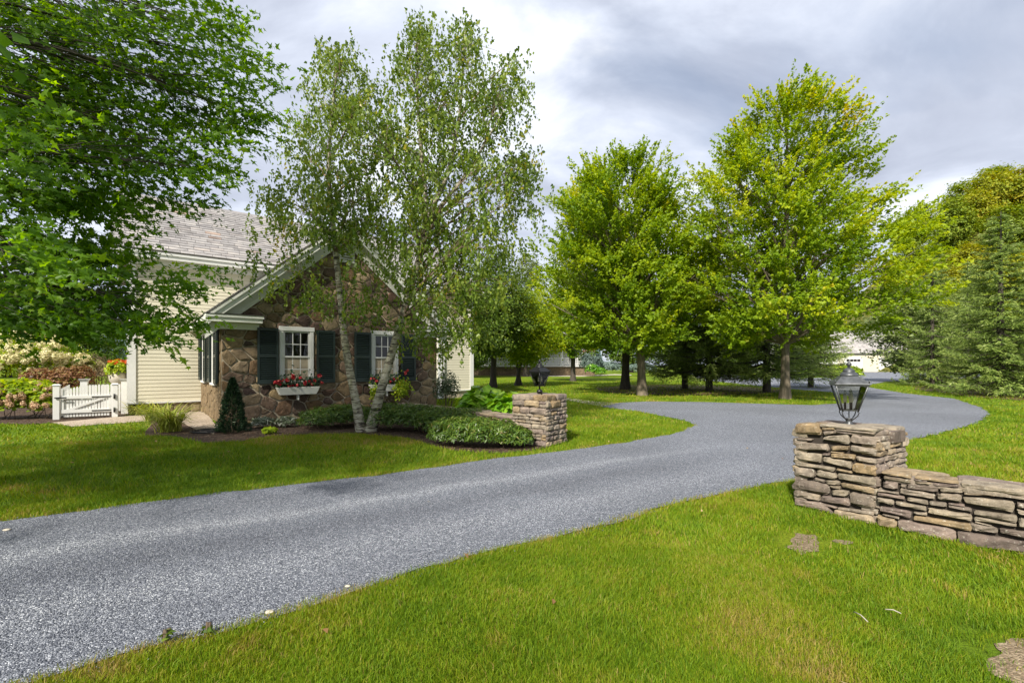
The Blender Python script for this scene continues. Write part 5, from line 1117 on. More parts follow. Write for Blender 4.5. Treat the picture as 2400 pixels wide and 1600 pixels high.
BGT = [(gA, 1105, 58, 1.0, 1.0, 'dark broadleaf tree behind the cream house corner'), (gB, 1232, 62, 1.0, 1.05, 'tall grey-green tree showing between birch and round-topped maple'), (gA, 1290, 88, 1.1, 1.0, 'broad tree behind the white porch roof'), (gA, 1480, 95, 1.2, 1.0, 'green tree far behind the dark maple trunk'), (gA, 1600, 78, 1.1, .95, 'green tree beyond the loop drive, left of the dark spruces'), (gA, 1730, 90, 1.3, 1.0, 'green tree beyond the loop drive, behind the dark spruces'), (gA, 1880, 98, 1.2, 1.0, 'green tree behind the tall yellow-green maple'), (gB, 2140, 42, 1.0, .66, 'pale feathery tree leaning over the far garage'), (gA, 2010, 112, 1.2, 1.0, 'green tree rising behind the far garage roof'), (gA, 20, 60, 1.0, .75, 'dark green tree behind the cream hydrangea at the left edge'), (gA, 130, 75, 1.1, .7, 'distant green tree beyond the burgundy shrub'), (gA, 230, 66, .9, .62, 'distant green tree beyond the orange flowers'), (gA, -160, 52, 1.0, .9, 'green tree past the left edge behind the garden')]
for i, (g, u, Y, sx, sz, lab) in enumerate(BGT):
    loc = ((u - CXP) / FPX * Y, Y, 0)
    if i == 0 or (g is gB and i == 1): g.location = loc; g.scale = (sx, sx, sz); g['label'] = lab
    else: copy_tree(g, loc, i * 1.3, (sx, sz), lab)

# --- spruces
def spruce(name, label, H, R, rng, m, dens=1.0, group=None, zb_=.9, hang=.5):
    root = empty(name); tag(root, label, 'tree', group)
    tb = Tubes(); tb.add(np.array([[0, 0, -.02], [0, 0, H * .5], [.02, 0, H]]), [R * .055 + .03, R * .035 + .02, .012], 8)
    P_ = []; D_ = []; S_ = []; TI = []
    nw = int((H - zb_) / .30)
    for w in range(nw):
        z = zb_ + (H - zb_) * (w / nw) ** 1.05; L0 = R * (1 - (z - zb_) / (H - zb_)) ** .82 + .12; nbgh = 8 if L0 > 1 else 7
        for b in range(nbgh):
            az = rng.uniform(0, 2 * np.pi); L = L0 * rng.uniform(.72, 1.12); d = np.array([math.cos(az), math.sin(az), 0])
            up = .25 - .35 * (1 - z / H); a = np.array([0, 0, z]); c = a + d * L + np.array([0, 0, L * (up - .02)]); mid = a + d * L * .55 + np.array([0, 0, L * (up - .22)])
            Bz = bez(a, mid, c, 6); tb.add(Bz, np.linspace(.012 + .012 * L, .004, 6), 4)
            nt_ = max(7, int(L * 20 * dens)); t = rng.uniform(.03, 1, nt_) ** .9 * 4.999; i = t.astype(int); f = (t - i)[:, None]; o = Bz[i] * (1 - f) + Bz[i + 1] * f
            sd = np.where(rng.random(nt_) < .5, -1, 1)[:, None]; side_ = np.cross(d, [0, 0, 1]); tl = (.16 + .34 * L * (1 - t / 5))[:, None]
            td = unit(d * .75 + sd * side_ * rng.uniform(.3, 1.1, (nt_, 1)) + np.array([0, 0, -1]) * rng.uniform(-.15, hang, (nt_, 1)))
            for k in range(4):
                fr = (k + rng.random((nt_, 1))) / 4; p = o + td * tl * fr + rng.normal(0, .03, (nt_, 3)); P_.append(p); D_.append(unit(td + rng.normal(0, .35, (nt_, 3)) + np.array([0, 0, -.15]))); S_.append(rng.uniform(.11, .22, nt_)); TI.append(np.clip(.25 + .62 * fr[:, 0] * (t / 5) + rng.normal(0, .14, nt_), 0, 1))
    P_ = np.concatenate(P_); D_ = np.concatenate(D_); S_ = np.concatenate(S_); TI = np.concatenate(TI); n = len(P_)
    od_ = P_ * (1, 1, 0); nr = rng.normal(0, .5, (n, 3)) + (0, 0, .55) + unit(od_) * .8; N_ = unit(nr - D_ * (nr * D_).sum(-1, keepdims=True)); B = np.cross(N_, D_)
    V, F = scatter([(-.4, -.03, 0), (.1, -.10, -.03), (.68, 0, .0), (.1, .10, -.03)], [(0, 1, 2, 3)], P_, D_, B, N_, S_)
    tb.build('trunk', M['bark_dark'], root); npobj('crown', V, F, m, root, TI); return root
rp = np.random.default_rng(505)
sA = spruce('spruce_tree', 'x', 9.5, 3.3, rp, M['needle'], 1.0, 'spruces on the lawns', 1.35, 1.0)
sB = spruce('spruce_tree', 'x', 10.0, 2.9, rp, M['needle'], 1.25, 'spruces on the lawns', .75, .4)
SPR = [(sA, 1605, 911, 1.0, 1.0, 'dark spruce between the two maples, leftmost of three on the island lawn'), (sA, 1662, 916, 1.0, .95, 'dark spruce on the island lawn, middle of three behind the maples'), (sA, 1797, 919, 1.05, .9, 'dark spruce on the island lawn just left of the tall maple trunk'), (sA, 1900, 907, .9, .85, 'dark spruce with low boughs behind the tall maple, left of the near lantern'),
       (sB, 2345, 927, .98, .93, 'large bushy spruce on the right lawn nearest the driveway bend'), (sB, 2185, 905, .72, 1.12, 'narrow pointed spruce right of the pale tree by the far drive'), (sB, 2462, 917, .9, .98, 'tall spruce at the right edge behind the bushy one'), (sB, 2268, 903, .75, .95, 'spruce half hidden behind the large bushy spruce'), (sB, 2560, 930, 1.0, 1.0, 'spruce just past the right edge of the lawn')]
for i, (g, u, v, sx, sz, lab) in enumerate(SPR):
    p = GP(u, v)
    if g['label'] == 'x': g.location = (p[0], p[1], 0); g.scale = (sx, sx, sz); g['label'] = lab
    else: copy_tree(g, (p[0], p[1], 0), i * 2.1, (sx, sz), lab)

# --- wooded hill at the right, low mountains at the left
def hillz(x, y): return np.maximum(0, 63 * np.exp(-(((x - 142) / 58) ** 2 + ((y - 130) / 52) ** 2)) - 17)
hx, hy = np.meshgrid(np.linspace(45, 330, 40), np.linspace(55, 330, 36)); hi = np.arange(hx.size).reshape(hx.shape)
hz_ = hillz(hx, hy) - .6
hill = npobj('hill', np.stack([hx, hy, hz_], -1).reshape(-1, 3), np.stack([hi[:-1, :-1], hi[:-1, 1:], hi[1:, 1:], hi[1:, :-1]], -1).reshape(-1, 4), M['moss'], smooth=True); hill['kind'] = 'structure'
hA = generic('hill_tree', 'x', [(.5, 2.4), (3, 4.6), (6, 5.0), (9, 3.8), (11, 1.2)], 230, 16, M['leaf_hill'], .55, .8, 30, flat_tint(.35, .12), 'trees on the wooded hill', rg)
hB = generic('hill_tree', 'x', [(.5, 2.4), (3, 4.4), (6.5, 4.8), (9, 3.4), (10.5, 1.2)], 230, 16, M['leaf_hill'], .55, .8, 30, flat_tint(.66, .14), 'trees on the wooded hill', rg)
first = {id(hA): True, id(hB): True}; hk = 0
rh = np.random.default_rng(606)
cands = []
for Y in (72, 80, 89, 99, 110, 122, 136):
    for u in np.arange(2010, 2560, 85 * 90 / Y):
        uu = u + rh.uniform(-30, 30); x = (uu - CXP) / FPX * Y; z = float(hillz(x, Y))
        if z > .8 and not (1930 < uu < 2115): cands.append((x, Y + rh.uniform(-3, 3), z, Y))
ORD = 'first second third fourth fifth sixth seventh eighth ninth tenth eleventh twelfth thirteenth fourteenth'.split()
ROWN = {72: 'along the foot of the wooded hill', 80: 'a little up the wooded hill', 89: 'on the lower slope of the wooded hill', 99: 'halfway up the wooded hill', 110: 'on the upper slope of the wooded hill', 122: 'on the crest of the wooded hill', 136: 'on the skyline of the wooded hill'}
cnt = {}
for x, y, z, row in cands:
    g, cn_ = (hA, 'green') if rh.random() < .55 else (hB, 'yellowing'); k_ = cnt.get((row, cn_), 0); cnt[row, cn_] = k_ + 1
    lab = '%s %s tree from the left %s' % (ORD[min(k_, 13)], cn_, ROWN[row])
    sc_ = (rh.uniform(.95, 1.3), rh.uniform(.85, 1.25))
    if first[id(g)]: g.location = (x, y, z - .6); g.scale = (sc_[0], sc_[0], sc_[1]); g['label'] = lab; first[id(g)] = False
    else: copy_tree(g, (x, y, z - .6), rh.uniform(0, 6), sc_, lab)
mm = simple('far_forest_ridge', (0.06, 0.095, 0.10), .95, noise=.25, nscale=.03)
mx_ = np.linspace(-1600, 200, 70); ridge = 50 + 60 * vnoise(mx_, mx_ * 0, 260, 9) + 22 * vnoise(mx_, mx_ * 0, 90, 10)
mv = []; 
for yy, k_ in ((980, 0.0), (1060, .55), (1150, 1.0), (1300, .5), (1400, 0)):
    mv.append(np.stack([mx_, np.full_like(mx_, yy) + 40 * vnoise(mx_, mx_ * 0 + yy, 130, 4), ridge * k_ + (10 * vnoise(mx_, mx_ * 0 + yy, 60, 7) if k_ else -1)], -1))
mv = np.array(mv); mi = np.arange(mv.shape[0] * mv.shape[1]).reshape(mv.shape[:2])
mo = npobj('mountains', mv.reshape(-1, 3), np.stack([mi[:-1, :-1], mi[:-1, 1:], mi[1:, 1:], mi[1:, :-1]], -1).reshape(-1, 4), mm, smooth=True); mo['kind'] = 'structure'

# ------------------------------------------------------------------ shrubs and flowers
def bush(name, label, ells, n, tmpl, size, m, rng, cat='shrub', group=None, up=.5, shell=.35, tintm=.45, tints=.2, stems=6, stem_m=None, nz=.45):
    """ells: [(x,y,z,rx,ry,rz)] mounds; leaves spread through the outer shell"""
    e0 = ells[0]; root = empty(name, (e0[0], e0[1], 0)); tag(root, label, cat, group)
    A = np.array(ells); wt_ = (A[:, 3] * A[:, 4] + A[:, 3] * A[:, 5]); idx = rng.choice(len(A), n, p=wt_ / wt_.sum()); d = unit(rng.normal(size=(n, 3))); d[:, 2] = np.where(d[:, 2] < -.35, -d[:, 2], d[:, 2])
    lump = 1 + .12 * np.sin(d[:, 0] * 6 + idx) * np.sin(d[:, 1] * 7 + d[:, 2] * 5)
    r = (1 - shell * rng.random(n) ** 1.5) * lump; pos = A[idx, :3] + d * r[:, None] * A[idx, 3:6]; ok = pos[:, 2] > .01; pos = pos[ok]; d = d[ok]; n = len(pos)
    T, B, N_ = frames(d * .8 + rng.normal(0, nz, (n, 3)) + (0, 0, up), rng); V, F = scatter(*tmpl, pos - (e0[0], e0[1], 0), T, B, N_, size * rng.uniform(.65, 1.25, n))
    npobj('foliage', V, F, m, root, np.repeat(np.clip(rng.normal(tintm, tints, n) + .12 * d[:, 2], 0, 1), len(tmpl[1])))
    tb = Tubes()
    for i in range(stems):
        k = rng.integers(len(A)); a = np.array([A[k, 0] - e0[0] + rng.normal(0, A[k, 3] * .15), A[k, 1] - e0[1] + rng.normal(0, A[k, 4] * .15), 0.0]); dd = unit(rng.normal(size=3) + (0, 0, .8)); c = A[k, :3] - (e0[0], e0[1], 0) + dd * A[k, 3:6] * .85
        tb.add(bez(a, (a + c) / 2 + (0, 0, .1), c, 5), np.linspace(.012, .004, 5), 4)
    tb.build('stems', stem_m or M['stem'], root); return root
rq = np.random.default_rng(707)
def E(u, v, h, rx, ry=None):
    p = GP(u, v); return (p[0], p[1], h * .45, rx, ry or rx, h * .58)
HG = 'low hedge shrubs along the stone wall'
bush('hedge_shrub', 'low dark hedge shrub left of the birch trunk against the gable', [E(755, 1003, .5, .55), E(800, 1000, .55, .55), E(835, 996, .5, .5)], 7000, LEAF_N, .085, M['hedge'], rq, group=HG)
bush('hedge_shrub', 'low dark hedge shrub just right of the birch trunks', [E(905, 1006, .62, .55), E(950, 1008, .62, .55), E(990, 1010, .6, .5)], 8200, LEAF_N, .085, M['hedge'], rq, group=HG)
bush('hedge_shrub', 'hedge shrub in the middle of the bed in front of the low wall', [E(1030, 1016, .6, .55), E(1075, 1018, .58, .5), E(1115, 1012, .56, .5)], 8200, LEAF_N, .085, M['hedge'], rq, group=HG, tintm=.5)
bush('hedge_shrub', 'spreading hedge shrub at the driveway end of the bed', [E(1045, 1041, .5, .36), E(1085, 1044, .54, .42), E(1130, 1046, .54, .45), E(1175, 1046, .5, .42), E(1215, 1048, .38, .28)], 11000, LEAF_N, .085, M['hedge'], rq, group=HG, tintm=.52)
# cone-shaped dwarf conifer at the house corner
pcx = GP(545, 1012); n = 5200; z = rq.random(n) ** 1.25; R_ = (.30 * (1 - z) ** .8 + .02) * (1 - .3 * rq.random(n) ** 2); th = rq.uniform(0, 6.283, n); R_ = R_ * (1 + .16 * np.sin(th * 4 + z * 9) + .12 * np.sin(th * 7 - z * 21))
pos = np.stack([R_ * np.cos(th), R_ * np.sin(th), .03 + z * 1.22], -1); dv = np.stack([np.cos(th), np.sin(th), np.full(n, .8)], -1); T = unit(dv + rq.normal(0, .4, (n, 3))); nn_ = rq.normal(0, 1, (n, 3)); N_ = unit(nn_ - T * (nn_ * T).sum(-1, keepdims=True)); V, F = scatter(*LEAF_N, pos, T, np.cross(N_, T), N_, rq.uniform(.05, .1, n))
cone = empty('dwarf_conifer', (pcx[0], pcx[1], 0)); tag(cone, 'small dark cone-shaped evergreen at the left corner of the stone gable', 'shrub'); npobj('foliage', V, F, M['yew'], cone, rq.random(len(F))); tb = Tubes(); tb.add(np.array([[0, 0, 0], [0, 0, .6], [0, 0, 1.15]]), [.03, .02, .006], 6); tb.build('stem', M['stem'], cone)
# variegated low plants at the gable foot
for u, v, lab in ((615, 1002, 'low white-edged plant at the gable foot nearest the cone shrub'), (670, 1000, 'low white-edged plant at the gable foot under the left window box'), (735, 996, 'low white-edged plant at the gable foot left of the hedge')):
    bush('variegated_plant', lab, [E(u, v, .25, .28, .2)], 420, LEAF_N, .14, M['variegated'], rq, 'plant', 'white-edged plants at the gable foot', .6, .6, .6, .3, 3)
bush('hosta_plant', 'tiny yellow-green plant on the moss before the gable', [E(632, 1016, .14, .17, .14)], 260, LEAF_B, .08, M['lime'], rq, 'plant')
# big leafy bush and small-leaved shrub by the far pillar
bush('hosta_plant', 'lush bright green broad-leaved bush behind the far stone pillar', [(-.75, 11.9, .35, .75, .6, .62), (-.1, 11.2, .3, .6, .5, .55), (.1, 12.0, .3, .6, .6, .52)], 900, LEAF_B, .30, M['hosta'], rq, 'plant', None, .8, .45, .5, .22, 6)
bush('airy_shrub', 'airy small-leaved shrub against the cream clapboards right of the gable', [(-2.05, 14.6, .75, .45, .4, .65)], 1300, LEAF_Q, .075, M['variegated'], rq, 'shrub', None, .4, .9, .35, .2, 10)
for u, v, h, lab in ((392, 1506, .075, 'broad-leaved weed at the driveway edge, left of two'), (486, 1487, .05, 'low weed at the driveway edge, right of two')):
    bush('weed', lab, [E(u, v, h, .035, .03)], 22, LEAF_B, .034, M['leaf_dull'], rq, 'weed', 'weeds at the driveway edge', .6, .6, .4, .2, 4)
# ornamental grasses (daylilies)
def grass_clump(label, c, n, L, rng, sp=.9):
    root = empty('daylily_clump', (c[0], c[1], 0)); tag(root, label, 'plant', 'daylily clumps by the gravel walk'); V = []; F = []; ti = []
    for i in range(n):
        a = rng.uniform(0, 6.283); o = np.array([rng.normal(0, .09), rng.normal(0, .09), 0]); l = L * rng.uniform(.6, 1.1); d = np.array([math.cos(a), math.sin(a), 0]); t = np.linspace(0, 1, 6)[:, None]; P = o + d * (t ** 1.5) * l * sp * rng.uniform(.4, 1) + np.array([0, 0, 1]) * (l * (t - .62 * t * t * rng.uniform(.6, 1.4))); s_ = np.cross(d, [0, 0, 1]); w = np.array([.011, .012, .011, .009, .006, .001])[:, None]
        b = len(V); Q = np.concatenate([P - s_ * w, P + s_ * w]); V.extend(Q); F += [(b + k, b + k + 1, b + 6 + k + 1, b + 6 + k) for k in range(5)]; ti += [np.clip(rng.normal(.58, .22), 0, 1)] * 5
    npobj('blades', np.array(V), np.array(F), M['daylily'], root, np.array(ti))
grass_clump('largest yellow-green daylily clump at the mulch edge', GP(398, 1010), 420, 1.05, rq)
grass_clump('daylily clump behind the largest one along the gravel walk', GP(362, 985), 220, .85, rq)
grass_clump('small daylily clump against the house foundation', GP(325, 972), 170, .8, rq)
# hydrangeas with flower heads, burgundy shrub, dry shrub, potted orange flowers
def hydrangea(label, ells, nleaf, nfl, fm, fr, fsize, rng, group='flowering hydrangeas by the gate'):
    root = bush('hydrangea', label, ells, nleaf, LEAF_B, .13, M['leaf_maple'], rng, 'shrub', group, .5, .5, .42, .16, 14)
    vs_ = [flower_mesh('flower_head', fm, 110, fr, fsize * .8, rng, 1.1) for _ in range(3)]; A = np.array(ells); e0 = A[0]
    for i in range(nfl):
        k = rng.integers(len(A)); d = unit(rng.normal(size=3) + np.array([.1, -.55, .55])); d[2] = abs(d[2]) * .95 - .12; p = A[k, :3] + d * A[k, 3:6] * rng.uniform(.95, 1.06); f = bpy.data.objects.new('flower_head', vs_[i % 3]); link(f, root); f.location = (p[0] - e0[0], p[1] - e0[1], max(.2, p[2])); f.rotation_euler = rng.uniform(-.5, .5, 3); s_ = rng.uniform(.75, 1.2); f.scale = (s_, s_, s_ * rng.uniform(.75, 1.05))
def EP(u, v, Y, rx, ry, rz): p = P3(u, v, Y); return (p[0], p[1], p[2], rx, ry, rz)
hydrangea('tall hydrangea with cream flower heads behind the garden gate', [EP(95, 845, 17.5, 1.5, 1.1, .85), EP(20, 870, 17, 1.4, 1.0, .8), EP(160, 862, 18, 1.0, .9, .7), EP(60, 812, 18.5, 1.3, 1.0, .6), EP(205, 870, 19, .5, .5, .5)], 3600, 230, M['hydr'], .15, .10, rq)
hydrangea('lower hydrangea with pinkish flower heads left of the gate', [EP(70, 938, 13.6, .75, .6, .62), EP(20, 940, 13.4, .7, .6, .62), EP(110, 945, 13.5, .35, .4, .55), EP(-40, 940, 13.2, .6, .6, .62)], 4200, 95, M['hydr_pink'], .085, .06, rq)
bush('burgundy_shrub', 'burgundy-leaved shrub behind the gate below the cream hydrangea', [EP(150, 895, 16, .7, .5, .5), EP(185, 893, 16.2, .5, .5, .55), EP(90, 890, 16, .6, .4, .4)], 3200, LEAF_Q, .09, M['burgundy'], rq, stems=10)
bush('dry_shrub', 'brown twiggy shrub between burgundy shrub and house', [EP(225, 865, 18.5, .6, .5, .6), EP(240, 890, 18, .6, .5, .5)], 1500, LEAF_N, .10, M['brown_twig'], rq, stems=26)
pp = P3(276, 872, 16.5); pot = bush('planter', 'lime green trailing planter with orange flowers beside the house corner', [(pp[0], pp[1], 1.35, .34, .34, .36)], 900, LEAF_B, .1, M['lime'], rq, 'planter', None, .3, .4, .55, .25, 3)
pb_ = MB(); pb_.lathe([(0, 0), (.12, 0), (.09, .05), (.07, .5), (.1, .8), (.24, 1.0), (.26, 1.3), (0, 1.3)], n=16); pb_.build('urn', M['flag'], pot)
of_ = flower_mesh('orange_bloom', M['orange_petal'], 40, .09, .07, rq)
for i in range(16): f = bpy.data.objects.new('orange_bloom', of_); link(f, pot); f.location = (rq.normal(.02, .16), rq.normal(0, .12), 1.66 + rq.normal(0, .05)); f.rotation_euler = rq.uniform(0, 3, 3)
# far shrubs round the porch and drive
bush('yellow_shrub', 'yellow-green mounded shrub behind the near lantern by the far drive', [EP(1960, 872, 60, 2.2, 1.5, 1.0), EP(1990, 874, 60, 1.6, 1.5, .9)], 1800, LEAF_Q, .35, M['lime'], rq, tintm=.35)
bush('green_shrub', 'bright green shrub beside the yellow one by the far drive', [EP(1915, 876, 62, 1.8, 1.5, .8)], 1200, LEAF_Q, .35, M['hosta'], rq, tintm=.3)
bush('juniper', 'spreading blue-green juniper right of the porch base', [EP(1420, 862, 66, 2.2, 1.5, .9), EP(1500, 864, 66, 2.4, 1.5, .7)], 2200, LEAF_N, .5, M['needle_blue'], rq)
bush('juniper', 'dark blue spruce-like shrub against the porch corner', [EP(1385, 850, 64, 1.6, 1.4, 1.6)], 1600, LEAF_N, .5, M['needle_blue'], rq, tintm=.2)
bush('boxwood', 'round green shrub at the foot of the porch stonework', [EP(1388, 866, 60, 1.0, .8, .7), EP(1405, 870, 60, .9, .8, .5)], 900, LEAF_Q, .25, M['hosta'], rq, tintm=.15)

# ------------------------------------------------------------------ far porch house and garage
po = np.array([(1338 - CXP) / FPX * 68, 68.0]); porch = empty('porch_house', (po[0], po[1], 0), 0.12); tag(porch, 'white house porch with railings on a stone base behind the trees', 'house')
mb = MB(); mb.box(-16, 3.6, 0.05, 9, 0, 1.3); pbm = mb.build('stone_base', M['stone_house'], porch)
mb = MB(); mb.box(-16, 3.9, -.25, 9, 1.3, 1.48); mb.build('porch_deck', M['white'], porch)
for x in (-15.6, -12, -8.5, -5, -1.4, 3.3): mb = MB(); mb.box(x - .16, x + .16, -.1, .22, 1.48, 4.6); mb.box(x - .24, x + .24, -.18, .3, 1.4801, 1.75); mb.build('porch_column', M['white'], porch)
for z0, z1 in ((1.62, 1.72), (2.5, 2.6)): mb = MB(); mb.box(-15.4, 3.1, .0, .1, z0, z1); mb.build('rail', M['white'], porch)
for i in range(84): mb = MB() if i == 0 else mb; x = -15.3 + i * .22; mb.box(x - .045, x + .045, .02, .08, 1.72, 2.5)
o = mb.build('balusters', M['white'], porch); o['kind'] = 'stuff'
mb = MB(); mb.box(-16, 3.6, 2.5, 9, 1.48, 5.6); pw = mb.build('house_wall', M['white'], porch)
for x in (-10, -6.6, -3.2, .8): mb = MB(); mb.box(x - .5, x + .5, 2.44, 2.49, 2.2, 4.0); mb.build('window', M['dark'], porch)
mb = MB(); mb.hexa([(-16.4, -.5, 4.6), (4.2, -.5, 4.6), (4.2, 9.5, 4.6), (-16.4, 9.5, 4.6), (-16.4, 2.8, 6.2), (4.2, 2.8, 6.2), (4.2, 6, 8.2), (-16.4, 6, 8.2)]); mb.build('roof', M['slate'], porch)
fl = MB(); fo = np.array([(1381 - CXP) / FPX * 67, 67.0])
for k in range(7): fl.box(-.9 + k * .26, -.9 + k * .26 + .13, 0, .02, 3.0 - .06 * k, 4.6 - .12 * k)
# bunting by the porch: red stripes on a white ground
bt_ = empty('flag', (fo[0], fo[1], 0), .2); tag(bt_, 'red and white striped flag hanging at the porch corner', 'flag')
fr_ = fl.build('stripe', simple('red_cloth', (.45, .03, .03), .8), bt_); fw = MB(); fw.box(-.95, .95, .025, .04, 2.9, 4.5); fw.build('cloth', M['white'], bt_); fpole = MB(); fpole.tube([(-1.0, .06, 1.49), (-1.0, .06, 4.9)], .04, 6); fpole.build('pole', M['white'], bt_)
go = np.array([(1975 - CXP) / FPX * 105, 105.0]); gar = empty('garage', (go[0], go[1], 0), -.1); tag(gar, 'far white garage with panelled doors at the end of the drive', 'garage')
mb = MB(); mb.box(-12, 14, 0, 10, 0, 4.2); mb.build('wall', M['cream'], gar)
mb = MB(); mb.hexa([(-12.6, -.6, 4.2), (14.6, -.6, 4.2), (14.6, 10.6, 4.2), (-12.6, 10.6, 4.2), (-12.6, 4.8, 9.5), (14.6, 4.8, 9.5), (14.6, 5.2, 9.5), (-12.6, 5.2, 9.5)]); mb.build('roof', M['slate'], gar)
for x in (-8.5, -3, 2.2, 9.5):
    mb = MB(); mb.box(x - 1.9, x + 1.9, -.12, -.02, 0, 3.3); d_ = mb.build('garage_door', M['white'], gar)
    for k in range(4): mb = MB(); mb.box(x - 1.45 + k * .75, x - .8 + k * .75, -.15, -.121, 2.3, 2.85); mb.build('pane', M['dark'], d_)
    for k in range(3): mb = MB(); mb.box(x - 1.9, x + 1.9, -.135, -.1205, .72 + k * .75, .76 + k * .75); mb.build('panel_groove', M['trim'], d_)

# ------------------------------------------------------------------ grass blades, pebbles, litter
rgz = np.random.default_rng(808)
def on_lawn(x, y):
    ok = ~in_poly(x + rgz.normal(0, .035, len(x)), y + rgz.normal(0, .035, len(x)), DRIVE) & ~in_poly(x, y, MULCH) & ~in_poly(x, y, GARDEN) & ~in_poly(x, y, PEA)
    for d in DIRTS:
        c = d.mean(0); rm_ = np.linalg.norm(d - c, axis=1).mean(); q = np.hypot(x - c[0], y - c[1]) / rm_
        ok &= ~(rgz.random(len(x)) < np.clip(1.75 - 1.5 * q + 1.1 * (vnoise(x, y, .10, 44) - .5), 0, .96))
    # house and pillar footprints
    lx, ly = (x - HA[0]) * D1[0] + (y - HA[1]) * D1[1], (x - HA[0]) * D2[0] + (y - HA[1]) * D2[1]
    ok &= ~((lx > -.02) & (lx < GW) & (ly > -.02)) & ~((lx > T0) & (lx < T1) & (ly > S0 - .02) & (ly < S0 + SD))
    for O_, E_, N_, a, b in ((PO, PE, -PN, PS, PS), (WO, WE, -WN, WLEN, .5), (QO, QL, QR, QS, QS)):
        s, t = (x - O_[0]) * E_[0] + (y - O_[1]) * E_[1], (x - O_[0]) * N_[0] + (y - O_[1]) * N_[1]; ok &= ~((s > .0) & (s < a) & (t > .0) & (t < b))
    return ok
def tint_at(x, y):
    a = vnoise(x, y, 1.6, 31); b = .5 * vnoise(x, y, .5, 32) + .5 * vnoise(x, y, .18, 37); c = vnoise(x, y, 4.5, 33)
    t = .42 + .26 * (a - .5) + .5 * (b - .5) + .14 * (c - .5)
    dry = np.clip((vnoise(x, y, .9, 34) - .68) * .9, 0, .2) + np.clip((vnoise(x, y, .28, 36) - .80) * 1.6, 0, .25)
    # drier, yellower turf right of the near wall
    right = np.clip((x - 4.3) / 3.0, 0, 1) * np.clip((9.5 - y) / 4, 0, 1) * .22
    moss = np.exp(-(((x + 3.6) / 2.6) ** 2 + ((y - 9.9) / 1.2) ** 2)) * .32
    return np.clip(t + dry + right + moss, 0, 1)
gl_V = []; gl_F = []; gl_T = []; base_ = 0
def blades(n, r0, r1, h, w, seg, a0=-66, a1=66):
    global base_
    r = np.sqrt(rgz.uniform(r0 * r0, r1 * r1, n)); a = np.radians(rgz.uniform(a0, a1, n)); x = r * np.sin(a); y = r * np.cos(a); ok = on_lawn(x, y); x, y = x[ok], y[ok]; n = len(x)
    dry = tint_at(x, y)
    edge = np.zeros(n, bool)
    for k_ in range(6 if r0 < 12 else 0): edge |= in_poly(x + .09 * math.cos(k_ * 1.047), y + .09 * math.sin(k_ * 1.047), DRIVE)
    dry = dry + edge * rgz.uniform(0, .35, n)
    hh = h * rgz.uniform(.55, 1.25, n) * (.75 + .5 * vnoise(x, y, .35, 40)); ww = w * rgz.uniform(.7, 1.3, n); th = rgz.uniform(0, 6.283, n); lean = rgz.normal(0, .5, (n, 2)) * hh[:, None] + .35 * hh[:, None] * np.stack([vnoise(x, y, .6, 41) - .5, vnoise(x, y, .6, 42) - .5], -1) * 2
    c, s = np.cos(th) * ww, np.sin(th) * ww; z0 = -.006
    B0 = np.stack([x - c, y - s, np.full(n, z0)], -1); B1 = np.stack([x + c, y + s, np.full(n, z0)], -1); tip = np.stack([x + lean[:, 0], y + lean[:, 1], hh], -1)
    t = np.clip(dry + rgz.normal(0, .15, n) + (rgz.random(n) < .10) * rgz.uniform(.2, .5, n), 0, 1)
    if seg == 1:
        V = np.stack([B0, B1, tip], 1).reshape(-1, 3); F = np.arange(3 * n).reshape(-1, 3); T = t
    else:
        m = np.stack([x + lean[:, 0] * .3, y + lean[:, 1] * .3, hh * .62], -1); off = np.stack([c * .8, s * .8, np.zeros(n)], -1)
        V = np.stack([B0, B1, m + off, m - off, tip], 1).reshape(-1, 3); k = np.arange(n)[:, None] * 5
        F = np.concatenate([k + [0, 1, 2], k + [0, 2, 3], k + [3, 2, 4]]); T = np.concatenate([t, t, t])
    gl_V.append(V); gl_F.append(F + base_); gl_T.append(T); base_ += len(V)
blades(300000, 1.6, 4.2, .034, .0015, 3)
blades(230000, 4.2, 7.5, .038, .0025, 3)
blades(150000, 7.5, 13.0, .055, .006, 1)
blades(120000, 13.0, 24.0, .06, .012, 1)
blades(80000, 24.0, 48.0, .07, .022, 1)
o = npobj('grass', np.concatenate(gl_V), np.concatenate(gl_F), M['grass'], None, np.concatenate(gl_T)); tag(o, 'short mown green grass covering the lawns', 'grass', kind='stuff')
# loose stones on the drive
n = 150000; r = np.sqrt(rgz.uniform(1.7 ** 2, 7.5 ** 2, n)); r = np.where(rgz.random(n) < .5, 1.7 + (r - 1.7) * .6, r); a = np.radians(rgz.uniform(-66, 60, n)); x, y = r * np.sin(a), r * np.cos(a); ok = in_poly(x + rgz.normal(0, .06, n), y + rgz.normal(0, .06, n), DRIVE); x, y = x[ok], y[ok]; n = len(x)
octv = np.array([(1, 0, 0), (0, 1, 0), (-1, 0, 0), (0, -1, 0), (0, 0, .62), (0, 0, -.6)], float); octf = [(0, 1, 4), (1, 2, 4), (2, 3, 4), (3, 0, 4), (1, 0, 5), (2, 1, 5), (3, 2, 5), (0, 3, 5)]
sz = rgz.uniform(.003, .0072, n); T, B, N_ = frames(rgz.normal(0, .45, (n, 3)) + (0, 0, 1), rgz); V, F = scatter(octv, octf, np.stack([x, y, .004 + sz * .25], -1), T * rgz.uniform(.8, 1.4, (n, 1)), B * rgz.uniform(.7, 1.1, (n, 1)), N_, sz); V = V + rgz.normal(0, .0009, V.shape)
o = npobj('gravel_stones', V, F, M['pebble'], None, np.repeat(np.clip(rgz.beta(2.0, 2.8, n), 0, 1), 8)); tag(o, 'loose blue-grey crushed stone on the driveway', 'gravel', kind='stuff')
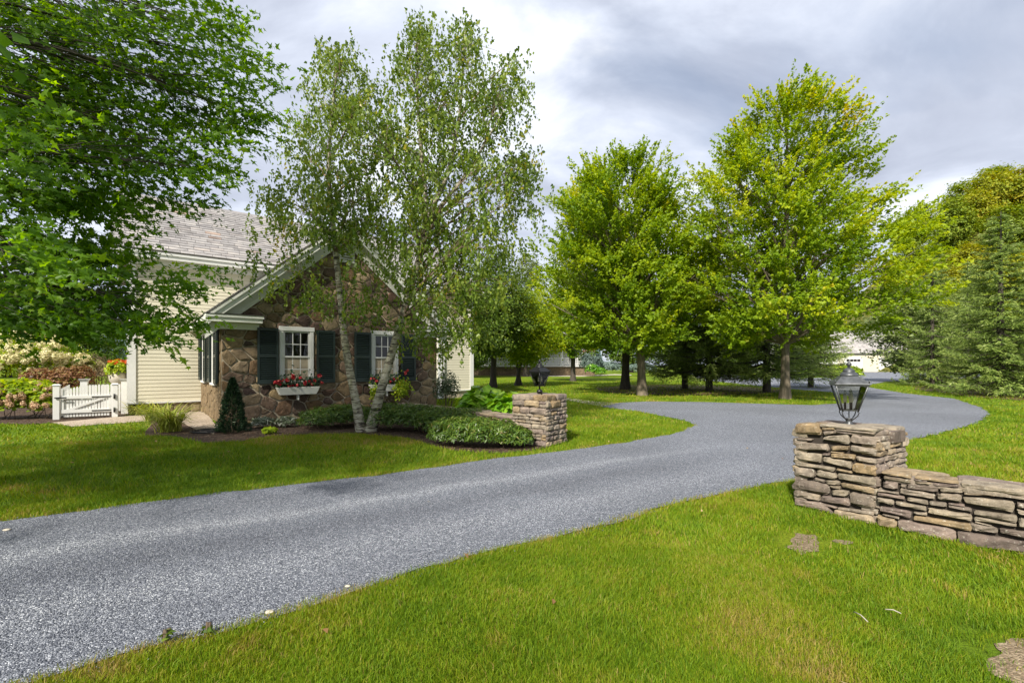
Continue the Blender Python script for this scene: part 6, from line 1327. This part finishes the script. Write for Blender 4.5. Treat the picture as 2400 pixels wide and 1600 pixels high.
# fallen leaves on the lawns and beds, strewn
n = 420; r = np.sqrt(rgz.uniform(2 ** 2, 14 ** 2, n)); a = np.radians(rgz.uniform(-60, 60, n)); x, y = r * np.sin(a), r * np.cos(a); keep = (~in_poly(x, y, DRIVE) | (rgz.random(n) < .12)) & (in_poly(x, y, MULCH) | (rgz.random(n) < .35)); x, y = x[keep], y[keep]; n = len(x)
T, B, N_ = frames(rgz.normal(0, .35, (n, 3)) + (0, 0, 1), rgz); z = np.where(in_poly(x, y, MULCH) | in_poly(x, y, DRIVE), .012, .045); V, F = scatter(*LEAF_B, np.stack([x, y, z], -1), T, B, N_, rgz.uniform(.03, .06, n))
o = npobj('leaf_litter', V, F, M['litter'], None, rgz.random(len(F))); tag(o, 'scattered small fallen leaves on lawn and beds', 'leaves', kind='stuff')
# pale pebbles along the drive edge and two dead twigs in the grass
for k_, (u, v, s_) in enumerate(((632, 1436, .03), (815, 1375, .022), (16, 1243, .035), (495, 1478, .022))):
    p = GP(u, v); mb = MB(); mb.lathe([(0, -.2), (.8, -.1), (1, .15), (.7, .45), (0, .55)], n=9); o = mb.build('pale_stone', M['flag']); o.location = (p[0], p[1], .006); o.scale = (s_, s_ * .75, s_ * .7); tag(o, ('pale loose stone at the lawn edge of the driveway, mid left', 'small pale loose stone at the grass edge near picture middle', 'pale stone on the gravel at the far left edge', 'small pale stone beside the weeds at the driveway edge')[k_], 'stone', 'pale stones along the driveway')
for u0, v0, u1, v1, lab in ((2002, 1450, 2034, 1474, 'thin dead twig lying in the grass, left of two'), (2075, 1444, 2112, 1454, 'pale dead twig lying in the grass, right of two')):
    a_, b_ = GP(u0, v0), GP(u1, v1); mb = MB(); mb.tube([(a_[0], a_[1], .045), ((a_ + b_)[0] / 2, (a_ + b_)[1] / 2, .055), (b_[0], b_[1], .045)], .0035, 5); tag(mb.build('twig', M['litter'] if False else M['curtain']), lab, 'twig', 'dead twigs on the front lawn')
print('TRIS', sum(sum(len(p.vertices) - 2 for p in m_.polygons) if len(m_.polygons) < 5000 else len(m_.loops) - 2 * len(m_.polygons) for m_ in bpy.data.meshes))
